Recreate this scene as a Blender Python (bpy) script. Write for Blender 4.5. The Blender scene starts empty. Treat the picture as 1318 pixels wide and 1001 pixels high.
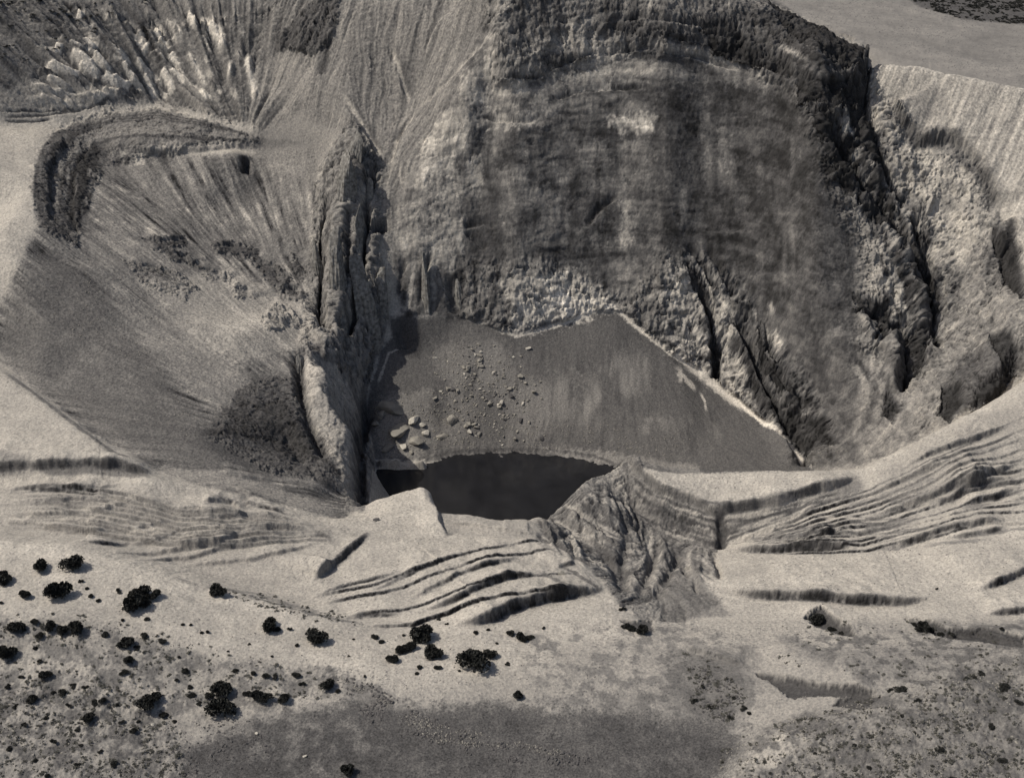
import bpy, bmesh, math, random, time
import numpy as np
from mathutils import Vector, Matrix
from mathutils.geometry import delaunay_2d_cdt
T0 = time.time()
def log(s): print('[%.1f] %s' % (time.time() - T0, s))
S = bpy.context.scene
COL = S.collection
rng = np.random.default_rng(7)
random.seed(7)

# ------------------------------------------------------------------ camera, world, sun, exposure
H = 270.0
PITCH = math.radians(33)
cam = bpy.data.cameras.new('camera'); co = bpy.data.objects.new('camera', cam); COL.objects.link(co)
co.location = (0, 0, H)
co.rotation_euler = (math.pi / 2 - PITCH, 0, 0)
cam.sensor_fit = 'HORIZONTAL'
F = 500.5 / math.tan(math.radians(15))          # focal length in photo pixels
cam.angle = 2 * math.atan(659 / F)
cam.clip_start = 1; cam.clip_end = 30000
S.camera = co
SUN = np.array([-.61, .03, .79]); SUN = SUN / np.linalg.norm(SUN)
w = bpy.data.worlds.new('World'); S.world = w; w.use_nodes = True
nt = w.node_tree
sky = nt.nodes.new('ShaderNodeTexSky'); sky.sky_type = 'NISHITA'; sky.sun_disc = False
sky.sun_elevation = math.asin(SUN[2]); sky.sun_rotation = math.atan2(SUN[0], SUN[1])
sky.air_density = 1.0; sky.dust_density = 6.0; sky.ozone_density = .6; sky.altitude = 900
nt.links.new(sky.outputs[0], nt.nodes['Background'].inputs[0])
nt.nodes['Background'].inputs[1].default_value = .085
sl = bpy.data.lights.new('sun', 'SUN'); so = bpy.data.objects.new('sun', sl); COL.objects.link(so)
sl.energy = 3.4; sl.angle = math.radians(.5); sl.color = (1, .95, .87)
so.location = (-300, 100, 500)
so.rotation_euler = Vector(-SUN).to_track_quat('-Z', 'Y').to_euler()
S.view_settings.view_transform = 'Standard'; S.view_settings.look = 'None'
S.view_settings.exposure = .2; S.view_settings.gamma = 1; S.view_settings.use_curve_mapping = False

# ------------------------------------------------------------------ photo ray <-> world helpers
cp, sp = math.cos(PITCH), math.sin(PITCH)
def ray(px, py):
    r = (np.asarray(px, float) - 659) / F; u = (500.5 - np.asarray(py, float)) / F
    return r, cp + sp * u, -sp + cp * u
def atZ(px, py, z):
    rx, ry, rz = ray(px, py); t = (z - H) / rz
    return (float(rx * t), float(ry * t), float(z))
def atY(px, py, y):
    rx, ry, rz = ray(px, py); t = y / ry
    return (float(rx * t), float(y), float(H + rz * t))

# ------------------------------------------------------------------ control points of the land (photo pixel + height)
PTS = []; EDG = []
def line(pts):
    i0 = len(PTS); PTS.extend(pts)
    EDG.extend((i, i + 1) for i in range(i0, len(PTS) - 1))
def L(*p): 
    q = [atZ(*a) for a in p]; line(q); return q
def LY(*p):
    q = [atY(*a) for a in p]; line(q); return q
def P(*p): PTS.extend(atZ(*a) for a in p)
def PY(*p): PTS.extend(atY(*a) for a in p)
def off(q, dy, z=None, dz=0, dx=0):
    line([(x + dx, y + dy, (z if z is not None else zz + dz)) for x, y, zz in q])
# foreground
LY((-300,1080,222),(0,1080,224),(300,1080,226),(660,1080,228),(950,1080,226),(1200,1080,218),(1600,1080,212))
PTS.extend([(-320,190,14),(-120,190,10),(0,190,4),(120,190,12),(320,190,22)])
P((-100,950,4),(100,950,3),(350,950,.5),(600,950,0),(850,950,-.5),(1100,975,8),(1200,940,10.5),(1318,930,11),(1450,930,12))
P((1318,880,9.5),(900,1000,-1))
L((918,1020,.2),(938,968,.6),(980,938,1.2),(1045,914,2.6),(1130,893,4.5),(1220,862,6.5))
L((945,1022,4.5),(962,980,5),(1000,952,6),(1060,930,7.5),(1145,910,9.5),(1230,878,10))
P((250,900,1.5),(450,890,1),(640,905,1),(800,915,.5),(930,925,0))
P((-100,860,6),(0,860,5),(150,860,5),(300,860,3),(480,860,2),(660,860,.6),(800,860,-1),(900,860,0),(1100,850,5),(1318,840,8),(1450,840,10))
L((-200,690,9),(0,695,7.4),(100,703,6.8),(200,735,4.5),(300,765,1.5),(400,790,-.6),(480,805,-1.5))
P((0,800,9),(100,790,8),(250,820,4),(400,840,1),(180,765,6))
L((-200,672,-2),(0,678,-3),(120,688,-4),(250,732,-5),(350,768,-6),(450,796,-4.5),(550,812,-2.5))
P((0,640,-2),(150,627,-2),(250,630,-4),(330,652,-8),(400,672,-9),(450,690,-9),(-200,640,-1))
P((200,675,-5),(300,700,-6),(380,735,-7))
# bench on the left with its scarp
L((-200,598,5),(0,596,3.6),(60,599,3),(150,598,2.2),(188,607,.4))
L((-200,614,0),(0,613,-1),(60,614,-1.2),(150,613,-1.5),(195,612,-1.8))
be = L((-200,420,7),(0,480,4),(40,507,3.4),(100,552,2.8),(150,590,2),(188,605,.6))
L((-200,402,2),(0,466,0),(45,497,-1),(105,541,-2.2),(155,580,-3.4),(205,600,-4.6))
# left slope
L((-200,420-15,5),(-60,405,9))
L((0,385,14),(22,345,22),(50,290,28.5),(42,240,33),(48,190,36),(62,158,37),(120,147,38),(200,135,38),(270,152,36.5),(330,168,33))
P((-200,330,30),(-200,160,40),(0,300,29),(0,160,39),(-60,380,17))
P((100,345,19),(130,430,5.5),(200,500,-2),(260,560,-6),(60,420,9),(200,420,3),(250,400,2),(320,480,-8),(350,540,-14),(300,612,-9),(400,640,-17),(450,662,-21))
P((270,330,6),(180,330,13.5),(330,330,3),(380,400,-8),(300,430,-1),(400,350,-2),(400,430,-12),(360,455,-9))
L((105,340,18),(100,312,21),(108,262,24),(125,215,26),(150,205,26.5),(200,201,27),(300,199,25.5),(340,205,23))
L((125,175,31.5),(150,178,32.5),(200,182,32.5),(300,185,31))
P((250,270,15),(200,250,19),(400,250,17),(330,250,15))
# outer hill, upper left
PY((-200,130,545),(0,130,557),(0,60,571),(0,0,585),(-200,0,570),(100,100,572),(200,60,588),(200,0,600),(350,110,574),(350,0,592),(300,60,584),(400,60,571),(420,0,580),(410,110,560),(370,140,562))
P((200,125,40.5))
PY((500,0,574),(460,50,566),(500,100,556),(560,40,560),(530,140,548),(560,100,549),(440,105,555),(465,140,549),(505,190,535),(502,250,521),(505,300,511))
P((522,395,-15))
off([(-330,0,0),(-200,0,0),(-90,0,0),(-30,0,0)], 760, 104)
off([(-330,0,0),(-200,0,0),(-90,0,0),(-30,0,0)], 660, 90)
# pale ridge between the grey slope and the great wall
L((660,0,92),(640,30,85),(600,100,66),(560,180,43),(530,260,22),(512,330,3),(515,390,-14))
# spine
LY((452,158,541),(447,215,525),(440,265,513),(432,330,498),(428,395,481),(424,440,465))
LY((470,195,533),(477,215,528),(478,265,517),(473,330,504),(467,390,491),(452,440,480))
P((412,215,25),(405,300,8),(398,380,-6),(405,425,-11))
L((490,410,-17),(480,450,-28),(466,505,-38),(476,560,-48),(480,585,-51.5))
L((388,455,-9),(420,480,-8),(442,540,-16),(458,600,-26),(463,645,-34))
P((360,575,-19),(378,520,-14.5),(420,610,-24),(440,640,-31))
# great wall: columns from foot to rim
def wall(px, py0, z0, slope, pys, bulge=0, sl2=None):
    x0, y0, _ = atZ(px, py0, z0); out = []
    for py in pys:
        rx, ry, rz = ray(px, py); k = rz / ry
        y = (H - z0 + slope * y0) / (slope - k); z = H + k * y
        out.append((px, py, y))
    return out
for px, py0, z0, sl_ in ((620,412,-20,2.0),(665,432,-24.5,2.1),(730,412,-21,2.15),(800,402,-18.3,2.1),(860,455,-31,2.0),(900,478,-38,1.9),(950,515,-45,1.7),(1000,558,-50,1.5),(1050,603,-52,1.36)):
    pys = [p for p in (350,290,230,170,110,50,0,-50) if p < py0 - 40 and p > np.interp(px, (900,930,985,1040,1100), (-80,-14,4,30,60)) + 6]
    PY(*wall(px, py0, z0, sl_, pys))
foot = L((598,408,-19),(620,412,-20),(640,425,-23),(665,432,-24.5),(700,423,-23),(730,412,-21),(765,402,-18.6),(797,401,-18.3),(825,428,-25),(860,455,-31),(900,478,-38),(950,515,-45),(1000,558,-50),(1050,605,-52.5))
rim = LY((700,-60,582),(850,-50,578),(930,-18,571),(985,0,562),(1040,26,556),(1100,56,548),(1180,80,546),(1250,98,542),(1318,112,538),(1500,150,528))
off(rim[3:], 60, 22); off(rim[:3], 80, 24)
# plain beyond, upper right
P((1150,0,19),(1318,60,17)); PTS.extend([(60,800,20),(150,800,19),(250,800,17),(330,800,17),(330,640,16),(330,700,16)])
PTS.extend([(-50,800,60),(-40,700,70)])
# right wall
PY((1100,200,519),(1100,350,487),(1100,480,462),(1090,560,446),(1200,180,525),(1200,300,500),(1200,400,478),(1180,500,452),(1145,565,438),(1150,250,512),(1160,400,478),
   (1270,180,522),(1270,300,494),(1318,200,515),(1318,300,488),(1318,400,456),(1500,300,480),(1250,440,462),(1280,480,437))
# near bank on the right
bank = L((800,590,-14.3),(860,600,-14),(940,602,-13),(1050,604,-12),(1110,600,-11),(1160,580,-9),(1200,557,-6),(1260,525,-2),(1318,485,5),(1500,405,17))
off([bank[i] for i in (1,2,3,4,5)], 22, -42); off([bank[i] for i in (6,7,8)], 16, -26)
off([bank[i] for i in (2,3,4)], 40, -52)
L((806,593,-14.5),(850,632,-15),(890,642,-16),(920,657,-17),(1000,648,-15),(1060,630,-13),(1105,613,-12))
L((826,668,-25),(850,685,-26.5),(920,706,-27),(1000,686,-23.5),(1060,660,-19),(1115,642,-14.5))
P((1000,702,-19),(1120,700,-15),(1318,560,0),(1318,620,-4),(1318,680,-4),(1200,650,-9),(1200,600,-6),(1260,580,-3),(1500,560,6),(1500,700,2))
P((1100,740,-8),(1220,740,-6),(1318,740,-4),(950,740,-12),(950,790,-8),(1100,790,-5),(1318,790,-1),(1200,820,1),(950,830,-3),(860,830,-3),(1500,790,4))
# gully that drains into the pit
L((690,668,-26),(740,690,-23),(800,742,-17),(850,780,-11),(900,800,-7.5))
L((650,688,-9),(692,700,-9),(735,712,-9),(785,760,-7),(825,802,-4))
P((760,640,-14.5),(790,650,-15),(780,690,-17))
# near lip of the pit and pale terraces
lip = L((465,655,-25),(482,640,-19),(520,628,-16),(548,616,-12.5),(558,648,-14),(600,655,-13),(640,665,-12.5),(676,664,-15),(690,660,-22),(720,650,-20),(745,632,-15),(757,610,-14.5),(800,590,-14.3))
P((500,665,-13),(560,690,-9.5),(500,720,-6.5),(600,750,-4.5),(600,800,-2),(440,720,-8),(700,780,-4),(700,830,-2),(620,700,-9))
off(lip[4:12], 16, -54, dx=2); off(lip[1:4], 16, -55)
# talus, lake bed
L((488,597,-52.4),(520,599,-52.3),(549,600,-52.7))
L((480,612,-54.5),(520,609,-54.2),(548,607,-54.3))
L((484,588,-52),(545,590,-52.7),(580,584,-52.9),(650,580,-52.9),(720,583,-52.9),(765,590,-52.9),(800,602,-52.9),(850,612,-52.5))
P((560,450,-29),(540,405,-17),(600,500,-38),(520,520,-41),(650,550,-48),(700,500,-38),(780,470,-32),(820,540,-44),(900,560,-48),(560,555,-49))
for p in ((-40,420,-59),(-10,412,-60),(20,415,-59),(-30,436,-57),(20,436,-57),(45,420,-58),(-62,432,-56)): PTS.append(p)

def build_tin():
    v = [Vector((a[0], a[1])) for a in PTS]
    r = delaunay_2d_cdt(v, EDG, [], 0, 1e-4)
    ov, faces, orig = r[0], r[2], r[3]
    z = np.zeros(len(ov)); 
    pz = np.array([a[2] for a in PTS])
    for i, o in enumerate(orig):
        if o: z[i] = pz[o[0]]; continue
        best = None                                  # a crossing of two break lines: lies on the first
        for a, b in EDG:
            A, B = v[a], v[b]; d = B - A; l2 = d.length_squared
            t = (ov[i] - A).dot(d) / l2
            if -.001 <= t <= 1.001 and (A + d * t - ov[i]).length < .02: best = pz[a] + (pz[b] - pz[a]) * t; break
        z[i] = best if best is not None else 0
    return np.array([[a.x, a.y] for a in ov]), z, faces

NC = 1400
Yr = np.concatenate([np.arange(200, 400, .3), np.arange(400, 590, .23), np.arange(590, 800, .9)])
NR = len(Yr)
Sc = np.linspace(-.335, .335, NC)
X = Sc[None, :] * (Yr[:, None] + 233); Y = np.repeat(Yr[:, None], NC, 1)
def raster(V, z, faces):
    Z = np.full((NR, NC), np.nan)
    for f in faces:
        a, b, c = f; 
        ax, ay = V[a]; bx, by = V[b]; cx, cy = V[c]
        d = (by - cy) * (ax - cx) + (cx - bx) * (ay - cy)
        if abs(d) < 1e-9: continue
        j0, j1 = np.searchsorted(Yr, [min(ay, by, cy), max(ay, by, cy)])
        j0 = max(j0 - 1, 0); j1 = min(j1 + 1, NR)
        if j0 >= j1: continue
        ss = [V[k][0] / (V[k][1] + 233) for k in f]
        # s is monotone in x on a row, so corner extremes bound the triangle
        i0, i1 = np.searchsorted(Sc, [min(ss) - .002, max(ss) + .002]); 
        if i0 >= i1: continue
        x = X[j0:j1, i0:i1]; y = Y[j0:j1, i0:i1]
        l1 = ((by - cy) * (x - cx) + (cx - bx) * (y - cy)) / d
        l2 = ((cy - ay) * (x - cx) + (ax - cx) * (y - cy)) / d
        l3 = 1 - l1 - l2
        m = (l1 > -1e-6) & (l2 > -1e-6) & (l3 > -1e-6)
        Z[j0:j1, i0:i1][m] = (l1 * z[a] + l2 * z[b] + l3 * z[c])[m]
    # outside the hull: nearest along the row
    for j in range(NR):
        r = Z[j]; ok = ~np.isnan(r)
        if ok.all(): continue
        if ok.any(): Z[j] = np.interp(np.arange(NC), np.where(ok)[0], r[ok])
    for j in range(NR - 2, -1, -1):
        if np.isnan(Z[j]).any(): Z[j] = np.where(np.isnan(Z[j]), Z[j + 1], Z[j])
    for j in range(1, NR):
        if np.isnan(Z[j]).any(): Z[j] = np.where(np.isnan(Z[j]), Z[j - 1], Z[j])
    return Z
def blur1(A, k, axis):
    n = len(k) // 2
    pad = [(0, 0), (0, 0)]; pad[axis] = (n, n)
    B = np.pad(A, pad, mode='edge'); out = np.zeros_like(A)
    for i, wt in enumerate(k):
        out += wt * (B[i:i + A.shape[0]] if axis == 0 else B[:, i:i + A.shape[1]])
    return out
def gk(s):
    n = max(1, int(s * 2.5)); x = np.arange(-n, n + 1); k = np.exp(-.5 * (x / s) ** 2); return k / k.sum()
def blur(A, m):
    """smooth by about m metres (rows are uneven, so by blocks)"""
    out = blur1(A, gk(m / .345), 1)
    B = np.empty_like(out)
    for a, b, st in ((0, 667, .3), (667, 1494, .23), (1494, NR, .9)):
        a0 = max(0, a - 70); b0 = min(NR, b + 70)
        B[a:b] = blur1(out[a0:b0], gk(max(.5, m / st)), 0)[a - a0:b - a0]
    return B
V, vz, faces = build_tin()
Z = raster(V, vz, faces)
log('tin %d faces' % len(faces))
Zs = blur(Z, 2.2)
Z = Zs
log('raster')


# ------------------------------------------------------------------ noise
PERM = rng.permutation(256).astype(np.int32)
GR = rng.normal(size=(256, 3)); GR = (GR / np.linalg.norm(GR, axis=1)[:, None]).astype(np.float32)
from concurrent.futures import ThreadPoolExecutor
POOL = ThreadPoolExecutor(4)
def _perlin(x, y, z):
    xf = np.floor(x); yf = np.floor(y); zf = np.floor(z)
    xi = xf.astype(np.int32); yi = yf.astype(np.int32); zi = zf.astype(np.int32)
    x = x - xf; y = y - yf; z = z - zf
    u = x * x * x * (x * (x * 6 - 15) + 10); v = y * y * y * (y * (y * 6 - 15) + 10); w_ = z * z * z * (z * (z * 6 - 15) + 10)
    out = 0
    for a in (0, 1):
        ha = PERM[(xi + a) & 255]
        for b in (0, 1):
            hb = PERM[(ha + yi + b) & 255]
            for c in (0, 1):
                h = PERM[(hb + zi + c) & 255]
                g = GR[h]
                d = g[..., 0] * (x - a) + g[..., 1] * (y - b) + g[..., 2] * (z - c)
                out = out + d * (u if a else 1 - u) * (v if b else 1 - v) * (w_ if c else 1 - w_)
    return out * 1.6
def perlin(x, y, z):
    x, y, z = np.broadcast_arrays(np.asarray(x, np.float32), np.asarray(y, np.float32), np.asarray(z, np.float32))
    sh = x.shape; x = x.ravel(); y = y.ravel(); z = z.ravel()
    n = max(1, len(x) // 60000); 
    parts = list(POOL.map(lambda k: _perlin(*k), zip(np.array_split(x, n), np.array_split(y, n), np.array_split(z, n))))
    return np.concatenate(parts).reshape(sh)
def fbm(x, y, z, o=4, g=.5, ridged=False):
    out = 0; a = 1; f = 1; tot = 0
    for i in range(o):
        p = perlin(x * f + 17.3 * i, y * f + 5.1 * i, z * f + 9.7 * i)
        if ridged: p = 1 - 2 * np.abs(p)
        out = out + a * p; tot += a; a *= g; f *= 2.03
    return out / tot
def sstep(a, b, x):
    t = np.clip((x - a) / (b - a), 0, 1); return t * t * (3 - 2 * t)

# ------------------------------------------------------------------ drawing on the land: outlines and lines are dropped from the photo onto the ground once, then live in metres
def col_of(x, y): return (x / (y + 233) - Sc[0]) / (Sc[1] - Sc[0])
def row_of(y):
    y = np.asarray(y, float)
    return np.where(y < 400, (y - 200) / .3, np.where(y < 590, 667 + (y - 400) / .23, 1494 + (y - 590) / .9))
def ground_z(x, y, A=None):
    A = Z if A is None else A
    i = np.clip(col_of(x, y), 0, NC - 1.001); j = np.clip(row_of(y), 0, NR - 1.001)
    i0 = i.astype(int); j0 = j.astype(int); a = i - i0; b = j - j0
    return A[j0, i0] * (1 - a) * (1 - b) + A[j0, i0 + 1] * a * (1 - b) + A[j0 + 1, i0] * (1 - a) * b + A[j0 + 1, i0 + 1] * a * b
YM = np.arange(203, 798, 1.2)
def drop(pts, A=None):
    """where the sight lines through photo pixels first meet the land"""
    out = []
    for px, py in pts:
        rx, ry, rz = ray(px, py); ys = YM
        for step in (0, 1):
            gz = ground_z(rx / ry * ys, ys, A); d = H + rz / ry * ys - gz
            hit = np.flatnonzero(d <= 0); k = max(1, hit[0]) if len(hit) else len(ys) - 1
            if step == 0: ys = np.linspace(ys[k - 1], ys[k], 7)
        y = ys[k - 1] + (ys[k] - ys[k - 1]) * min(max(d[k - 1] / max(d[k - 1] - d[k], 1e-6), 0), 1)
        x = rx * y / ry
        out.append((x, y, float(ground_z(np.array(x), np.array(y), A))))
    return np.array(out)
def dens(pts, n=14, closed=False):
    pts = list(pts) + ([pts[0]] if closed else []); out = [pts[0]]
    for a, b in zip(pts[:-1], pts[1:]):
        k = max(1, int(math.hypot(b[0] - a[0], b[1] - a[1]) / n))
        out += [(a[0] + (b[0] - a[0]) * i / k, a[1] + (b[1] - a[1]) * i / k) for i in range(1, k + 1)]
    return out
Zb = Z.copy()                                     # the smooth land the outlines are dropped on
def window(Q, R):
    j0 = int(max(0, np.floor(row_of(Q[:, 1].min() - R)))); j1 = int(min(NR, np.ceil(row_of(Q[:, 1].max() + R)) + 1))
    c = np.concatenate([col_of(Q[:, 0] - R, Q[:, 1]), col_of(Q[:, 0] + R, Q[:, 1])])
    i0 = int(max(0, c.min() - 8)); i1 = int(min(NC, c.max() + 9))
    return slice(j0, max(j1, j0 + 1)), slice(i0, max(i1, i0 + 1))
def near(Q, R):
    """distance in space to a line laid on the land, side of it in plan, and place along it"""
    sl_ = window(Q, R); x = X[sl_]; y = Y[sl_]; z = Zb[sl_]
    best = np.full(x.shape, 1e9); side = np.zeros(x.shape); al = np.zeros(x.shape)
    ln = np.linalg.norm(np.diff(Q, axis=0), axis=1); cum = np.concatenate([[0], np.cumsum(ln)]); T = max(cum[-1], 1e-6)
    for k in range(len(Q) - 1):
        a, b = Q[k], Q[k + 1]; d = b - a; l2 = max(d @ d, 1e-9)
        t = np.clip(((x - a[0]) * d[0] + (y - a[1]) * d[1] + (z - a[2]) * d[2]) / l2, 0, 1)
        e = (x - a[0] - d[0] * t) ** 2 + (y - a[1] - d[1] * t) ** 2 + (z - a[2] - d[2] * t) ** 2
        m = e < best
        best = np.where(m, e, best); side = np.where(m, d[0] * (y - a[1]) - d[1] * (x - a[0]), side); al = np.where(m, (cum[k] + ln[k] * t), al)
    return sl_, np.sqrt(best), np.sign(side), al, T
def inside(Q):
    """signed distance (positive inside) to an outline"""
    def f(R):
        sl_, d, _, _, _ = near(Q, R); x = X[sl_]; y = Y[sl_]; c = np.zeros(x.shape, bool)
        for a, b in zip(Q[:-1], Q[1:]):
            if abs(a[1] - b[1]) < 1e-9: continue
            c ^= ((a[1] > y) != (b[1] > y)) & (x < (b[0] - a[0]) * (y - a[1]) / (b[1] - a[1]) + a[0])
        return sl_, np.where(c, d, -d)
    return f
N6 = fbm(X / 6, Y / 6, Z / 6, 3); N2 = fbm(X / 1.7, Y / 1.7, Z / 1.7, 3); N20 = fbm(X / 22, Y / 22, Z / 22, 3); N7 = fbm(X / .7, Y / .7, Z / .7, 2, .6)
log('noise')
def poly(pts, soft=2, rough=1.5):
    """soft mask of an outline given in photo pixels"""
    M = np.zeros(X.shape, np.float32); Q = drop(dens(pts, 16, True)); R = soft + rough * 2.4 + 1
    sl_, d = inside(Q)(R)
    M[sl_] = sstep(-soft, soft, d + rough * (.9 * N6[sl_] + .9 * N2[sl_] + .6 * N7[sl_]))
    return M
dZ = np.zeros_like(Z)
alb = np.full(X.shape, .36)
def tint(mask, v, k=1): 
    global alb
    alb = alb + (v - alb) * mask * k
def ptint(pts, v, soft=2, rough=1.5, k=1):
    global alb
    Q = drop(dens(pts, 16, True)); R = soft + rough * 2.4 + 1
    sl_, d = inside(Q)(R)
    m = sstep(-soft, soft, d + rough * (.9 * N6[sl_] + .9 * N2[sl_] + .6 * N7[sl_])) * k
    alb[sl_] += (v - alb[sl_]) * m
def stroke(pts, v, wd, soft=None, k=1, rough=.6, end=.15):
    wd = max(wd, .4); rough = min(rough, wd * 1.15); Q = drop(dens(pts)); soft = soft or wd * .45; R = wd + soft + rough * 2
    sl_, d, s_, a, T = near(Q, R)
    m = (1 - sstep(wd - soft, wd + soft, d + rough * (.8 * N6[sl_] + 1.1 * N2[sl_] + .7 * N7[sl_])))
    if end: m = m * sstep(-.01, end, a / T) * sstep(-.01, end, 1 - a / T)
    alb[sl_] += (v - alb[sl_]) * m * k
def ridge(pts, h, wd, end=.2, rough=.5):
    """a rib (h > 0) or a trench (h < 0) along a line"""
    Q = drop(dens(pts)); R = wd * 2.6 + rough * 2
    sl_, d, s_, a, T = near(Q, R)
    d = np.maximum(d + rough * (.6 * N6[sl_] + .6 * N2[sl_]), 0)
    m = np.exp(-(d / wd) ** 2) * sstep(-.01, end, a / T) * sstep(-.01, end, 1 - a / T)
    dZ[sl_] += h * m * np.clip(1 + .9 * N20[sl_] + .8 * N6[sl_], .25, 2)
def scarp(pts, h, fade=7, wd=.5, dark=.0, rough=.7, end=.2, v=.15, br=1):
    """a step: the far side of the line stands h above the near side"""
    if pts[0][0] > pts[-1][0]: pts = pts[::-1]
    Q = drop(dens(pts, 10)); R = fade * 3
    sl_, d, s_, a, T = near(Q, R)
    e = sstep(-.01, end, a / T) * sstep(-.01, end, 1 - a / T)
    sd = d * s_ + rough * (1.6 * N6[sl_] + .25 * N2[sl_])
    bl = .5 + .5 * np.tanh(sd / wd); f = bl * .8 * np.exp(-np.maximum(sd, 0) / (2 * fade)) - (1 - bl) * .25 * np.exp(-np.maximum(-sd, 0) / fade)
    brk = np.clip(1 + br * (.8 * N20[sl_] + .5 * N6[sl_]), .35, 1.6); hh = h * e * brk
    dZ[sl_] += hh * f
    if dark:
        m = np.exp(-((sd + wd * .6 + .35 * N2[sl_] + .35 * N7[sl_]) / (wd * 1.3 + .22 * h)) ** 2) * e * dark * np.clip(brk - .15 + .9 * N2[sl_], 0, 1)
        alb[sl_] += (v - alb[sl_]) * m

# regions
R_wall = poly([(640,-40),(610,60),(560,150),(520,240),(505,330),(520,410),(598,410),(640,425),(665,432),(700,423),(765,402),(800,401),(860,455),(900,478),(950,515),(1000,558),(1050,605),(1110,598),(1160,580),(1200,557),(1260,525),(1330,470),(1330,400),(1300,320),(1282,262),(1255,210),(1225,182),(1180,172),(1150,125),(1118,62),(1040,24),(985,-5),(850,-45)], 2, 2)
R_talus = poly([(484,603),(470,520),(490,450),(520,408),(598,410),(640,425),(665,432),(700,423),(765,402),(800,401),(860,455),(900,478),(950,515),(1000,558),(1050,606),(850,612),(720,590),(580,590)], .8, 1.3)
R_left = poly([(62,158),(42,240),(50,290),(0,390),(-60,405),(-80,430),(0,466),(60,510),(120,560),(200,605),(300,640),(440,668),(470,640),(470,500),(440,440),(400,400),(420,240),(400,190),(330,200),(200,198),(125,190)], 2, 1.5)
R_hill = poly([(-80,140),(0,140),(100,140),(200,130),(280,152),(340,165),(390,140),(400,70),(420,-20),(380,-80),(-80,-80)], 3, 2)
R_grey = poly([(390,150),(400,80),(420,-30),(660,-30),(610,80),(560,160),(520,240),(500,330),(485,300),(470,180)], 2, 2)
R_spine = poly([(452,152),(418,210),(400,300),(398,400),(380,450),(385,520),(440,600),(445,655),(470,660),(482,600),(470,510),(500,420),(490,320),(490,210),(470,165)], 1.5, 1)
R_right = poly([(1100,55),(1118,62),(1150,125),(1180,172),(1225,182),(1255,210),(1282,262),(1300,320),(1330,400),(1420,420),(1420,130),(1318,112),(1200,84)], 1.5, 1)
R_gul = poly([(690,665),(720,650),(745,632),(757,608),(800,592),(826,610),(850,640),(900,655),(925,700),(920,740),(880,740),(930,775),(880,800),(820,795),(785,765),(760,730),(710,700)], 1.2, 1)
R_wall = R_wall * (1 - R_talus)
land = 1 - np.clip(R_wall + R_talus + R_left + R_hill + R_grey + R_spine + R_right + R_gul, 0, 1)
log('regions')

# streaks that run down the fall of the land
def gradient(A):
    gs = np.gradient(A, Sc, axis=1); zx = gs / (Y + 233)
    zy = np.gradient(A, Yr, axis=0) - zx * Sc[None, :]
    return zx, zy
zx, zy = gradient(Zb); sl2 = zx ** 2 + zy ** 2; slope = np.sqrt(sl2)
gn = np.sqrt(sl2) + 1e-3; ja = .55 * perlin(X / 5, Y / 5, Z / 5 + 40) + .35 * perlin(X / 1.6, Y / 1.6, Z / 1.6 + 9); ux = ((zx * np.cos(ja) - zy * np.sin(ja)) / gn).astype(np.float32); uy = ((zx * np.sin(ja) + zy * np.cos(ja)) / gn).astype(np.float32); ch = 1 / np.sqrt(1 + sl2)
hc = drop([(318,180)], Zb)[0]; hx = X - hc[0]; hy = Y - hc[1]; hn = np.hypot(hx, hy) + 1
hm = np.clip(R_hill * 1.3, 0, 1) * .85
ux = (ux * (1 - hm) + hm * hx / hn).astype(np.float32); uy = (uy * (1 - hm) + hm * hy / hn).astype(np.float32); un = np.hypot(ux, uy) + 1e-3; ux /= un; uy /= un
hc = drop([(455,640)], Zb)[0]; hc[0] += 28; hx = X - hc[0]; hy = Y - hc[1]; hn = np.hypot(hx, hy) + 1
hm = np.clip(R_left * 1.2, 0, 1) * .8 * np.clip(hn / 20, 0, 1)
ux = (ux * (1 - hm) + hm * hx / hn).astype(np.float32); uy = (uy * (1 - hm) + hm * hy / hn).astype(np.float32); un = np.hypot(ux, uy) + 1e-3; ux /= un; uy /= un
hm = np.clip(R_right * 1.2, 0, 1) * .85; ux = (ux * (1 - hm) + hm * .62).astype(np.float32); uy = (uy * (1 - hm) + hm * .78).astype(np.float32); un = np.hypot(ux, uy) + 1e-3; ux /= un; uy /= un
def lic(N, step, n):
    acc = N.copy()
    for sg in (1, -1):
        x = X.copy(); y = Y.copy()
        for k in range(n):
            i = np.clip(col_of(x, y) + .5, 0, NC - 1).astype(np.int32); j = np.clip(row_of(y) + .5, 0, NR - 1).astype(np.int32)
            st = step * ch[j, i] * sg
            x += ux[j, i] * st; y += uy[j, i] * st
            i = np.clip(col_of(x, y) + .5, 0, NC - 1).astype(np.int32); j = np.clip(row_of(y) + .5, 0, NR - 1).astype(np.int32)
            acc += N[j, i]
    acc -= acc.mean(); return acc / acc.std()
jobs = [POOL.submit(lic, perlin(X / .7, Y / .7, Z / .7).astype(float), .6, 8), POOL.submit(lic, perlin(X / 2.2, Y / 2.2, Z / 2.2).astype(float), 1.3, 9), POOL.submit(lic, perlin(X / 6.5, Y / 6.5, Z / 6.5).astype(float), 3.5, 9)]
LF, LM, LC = [j.result() for j in jobs]
log('streaks')


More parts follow.
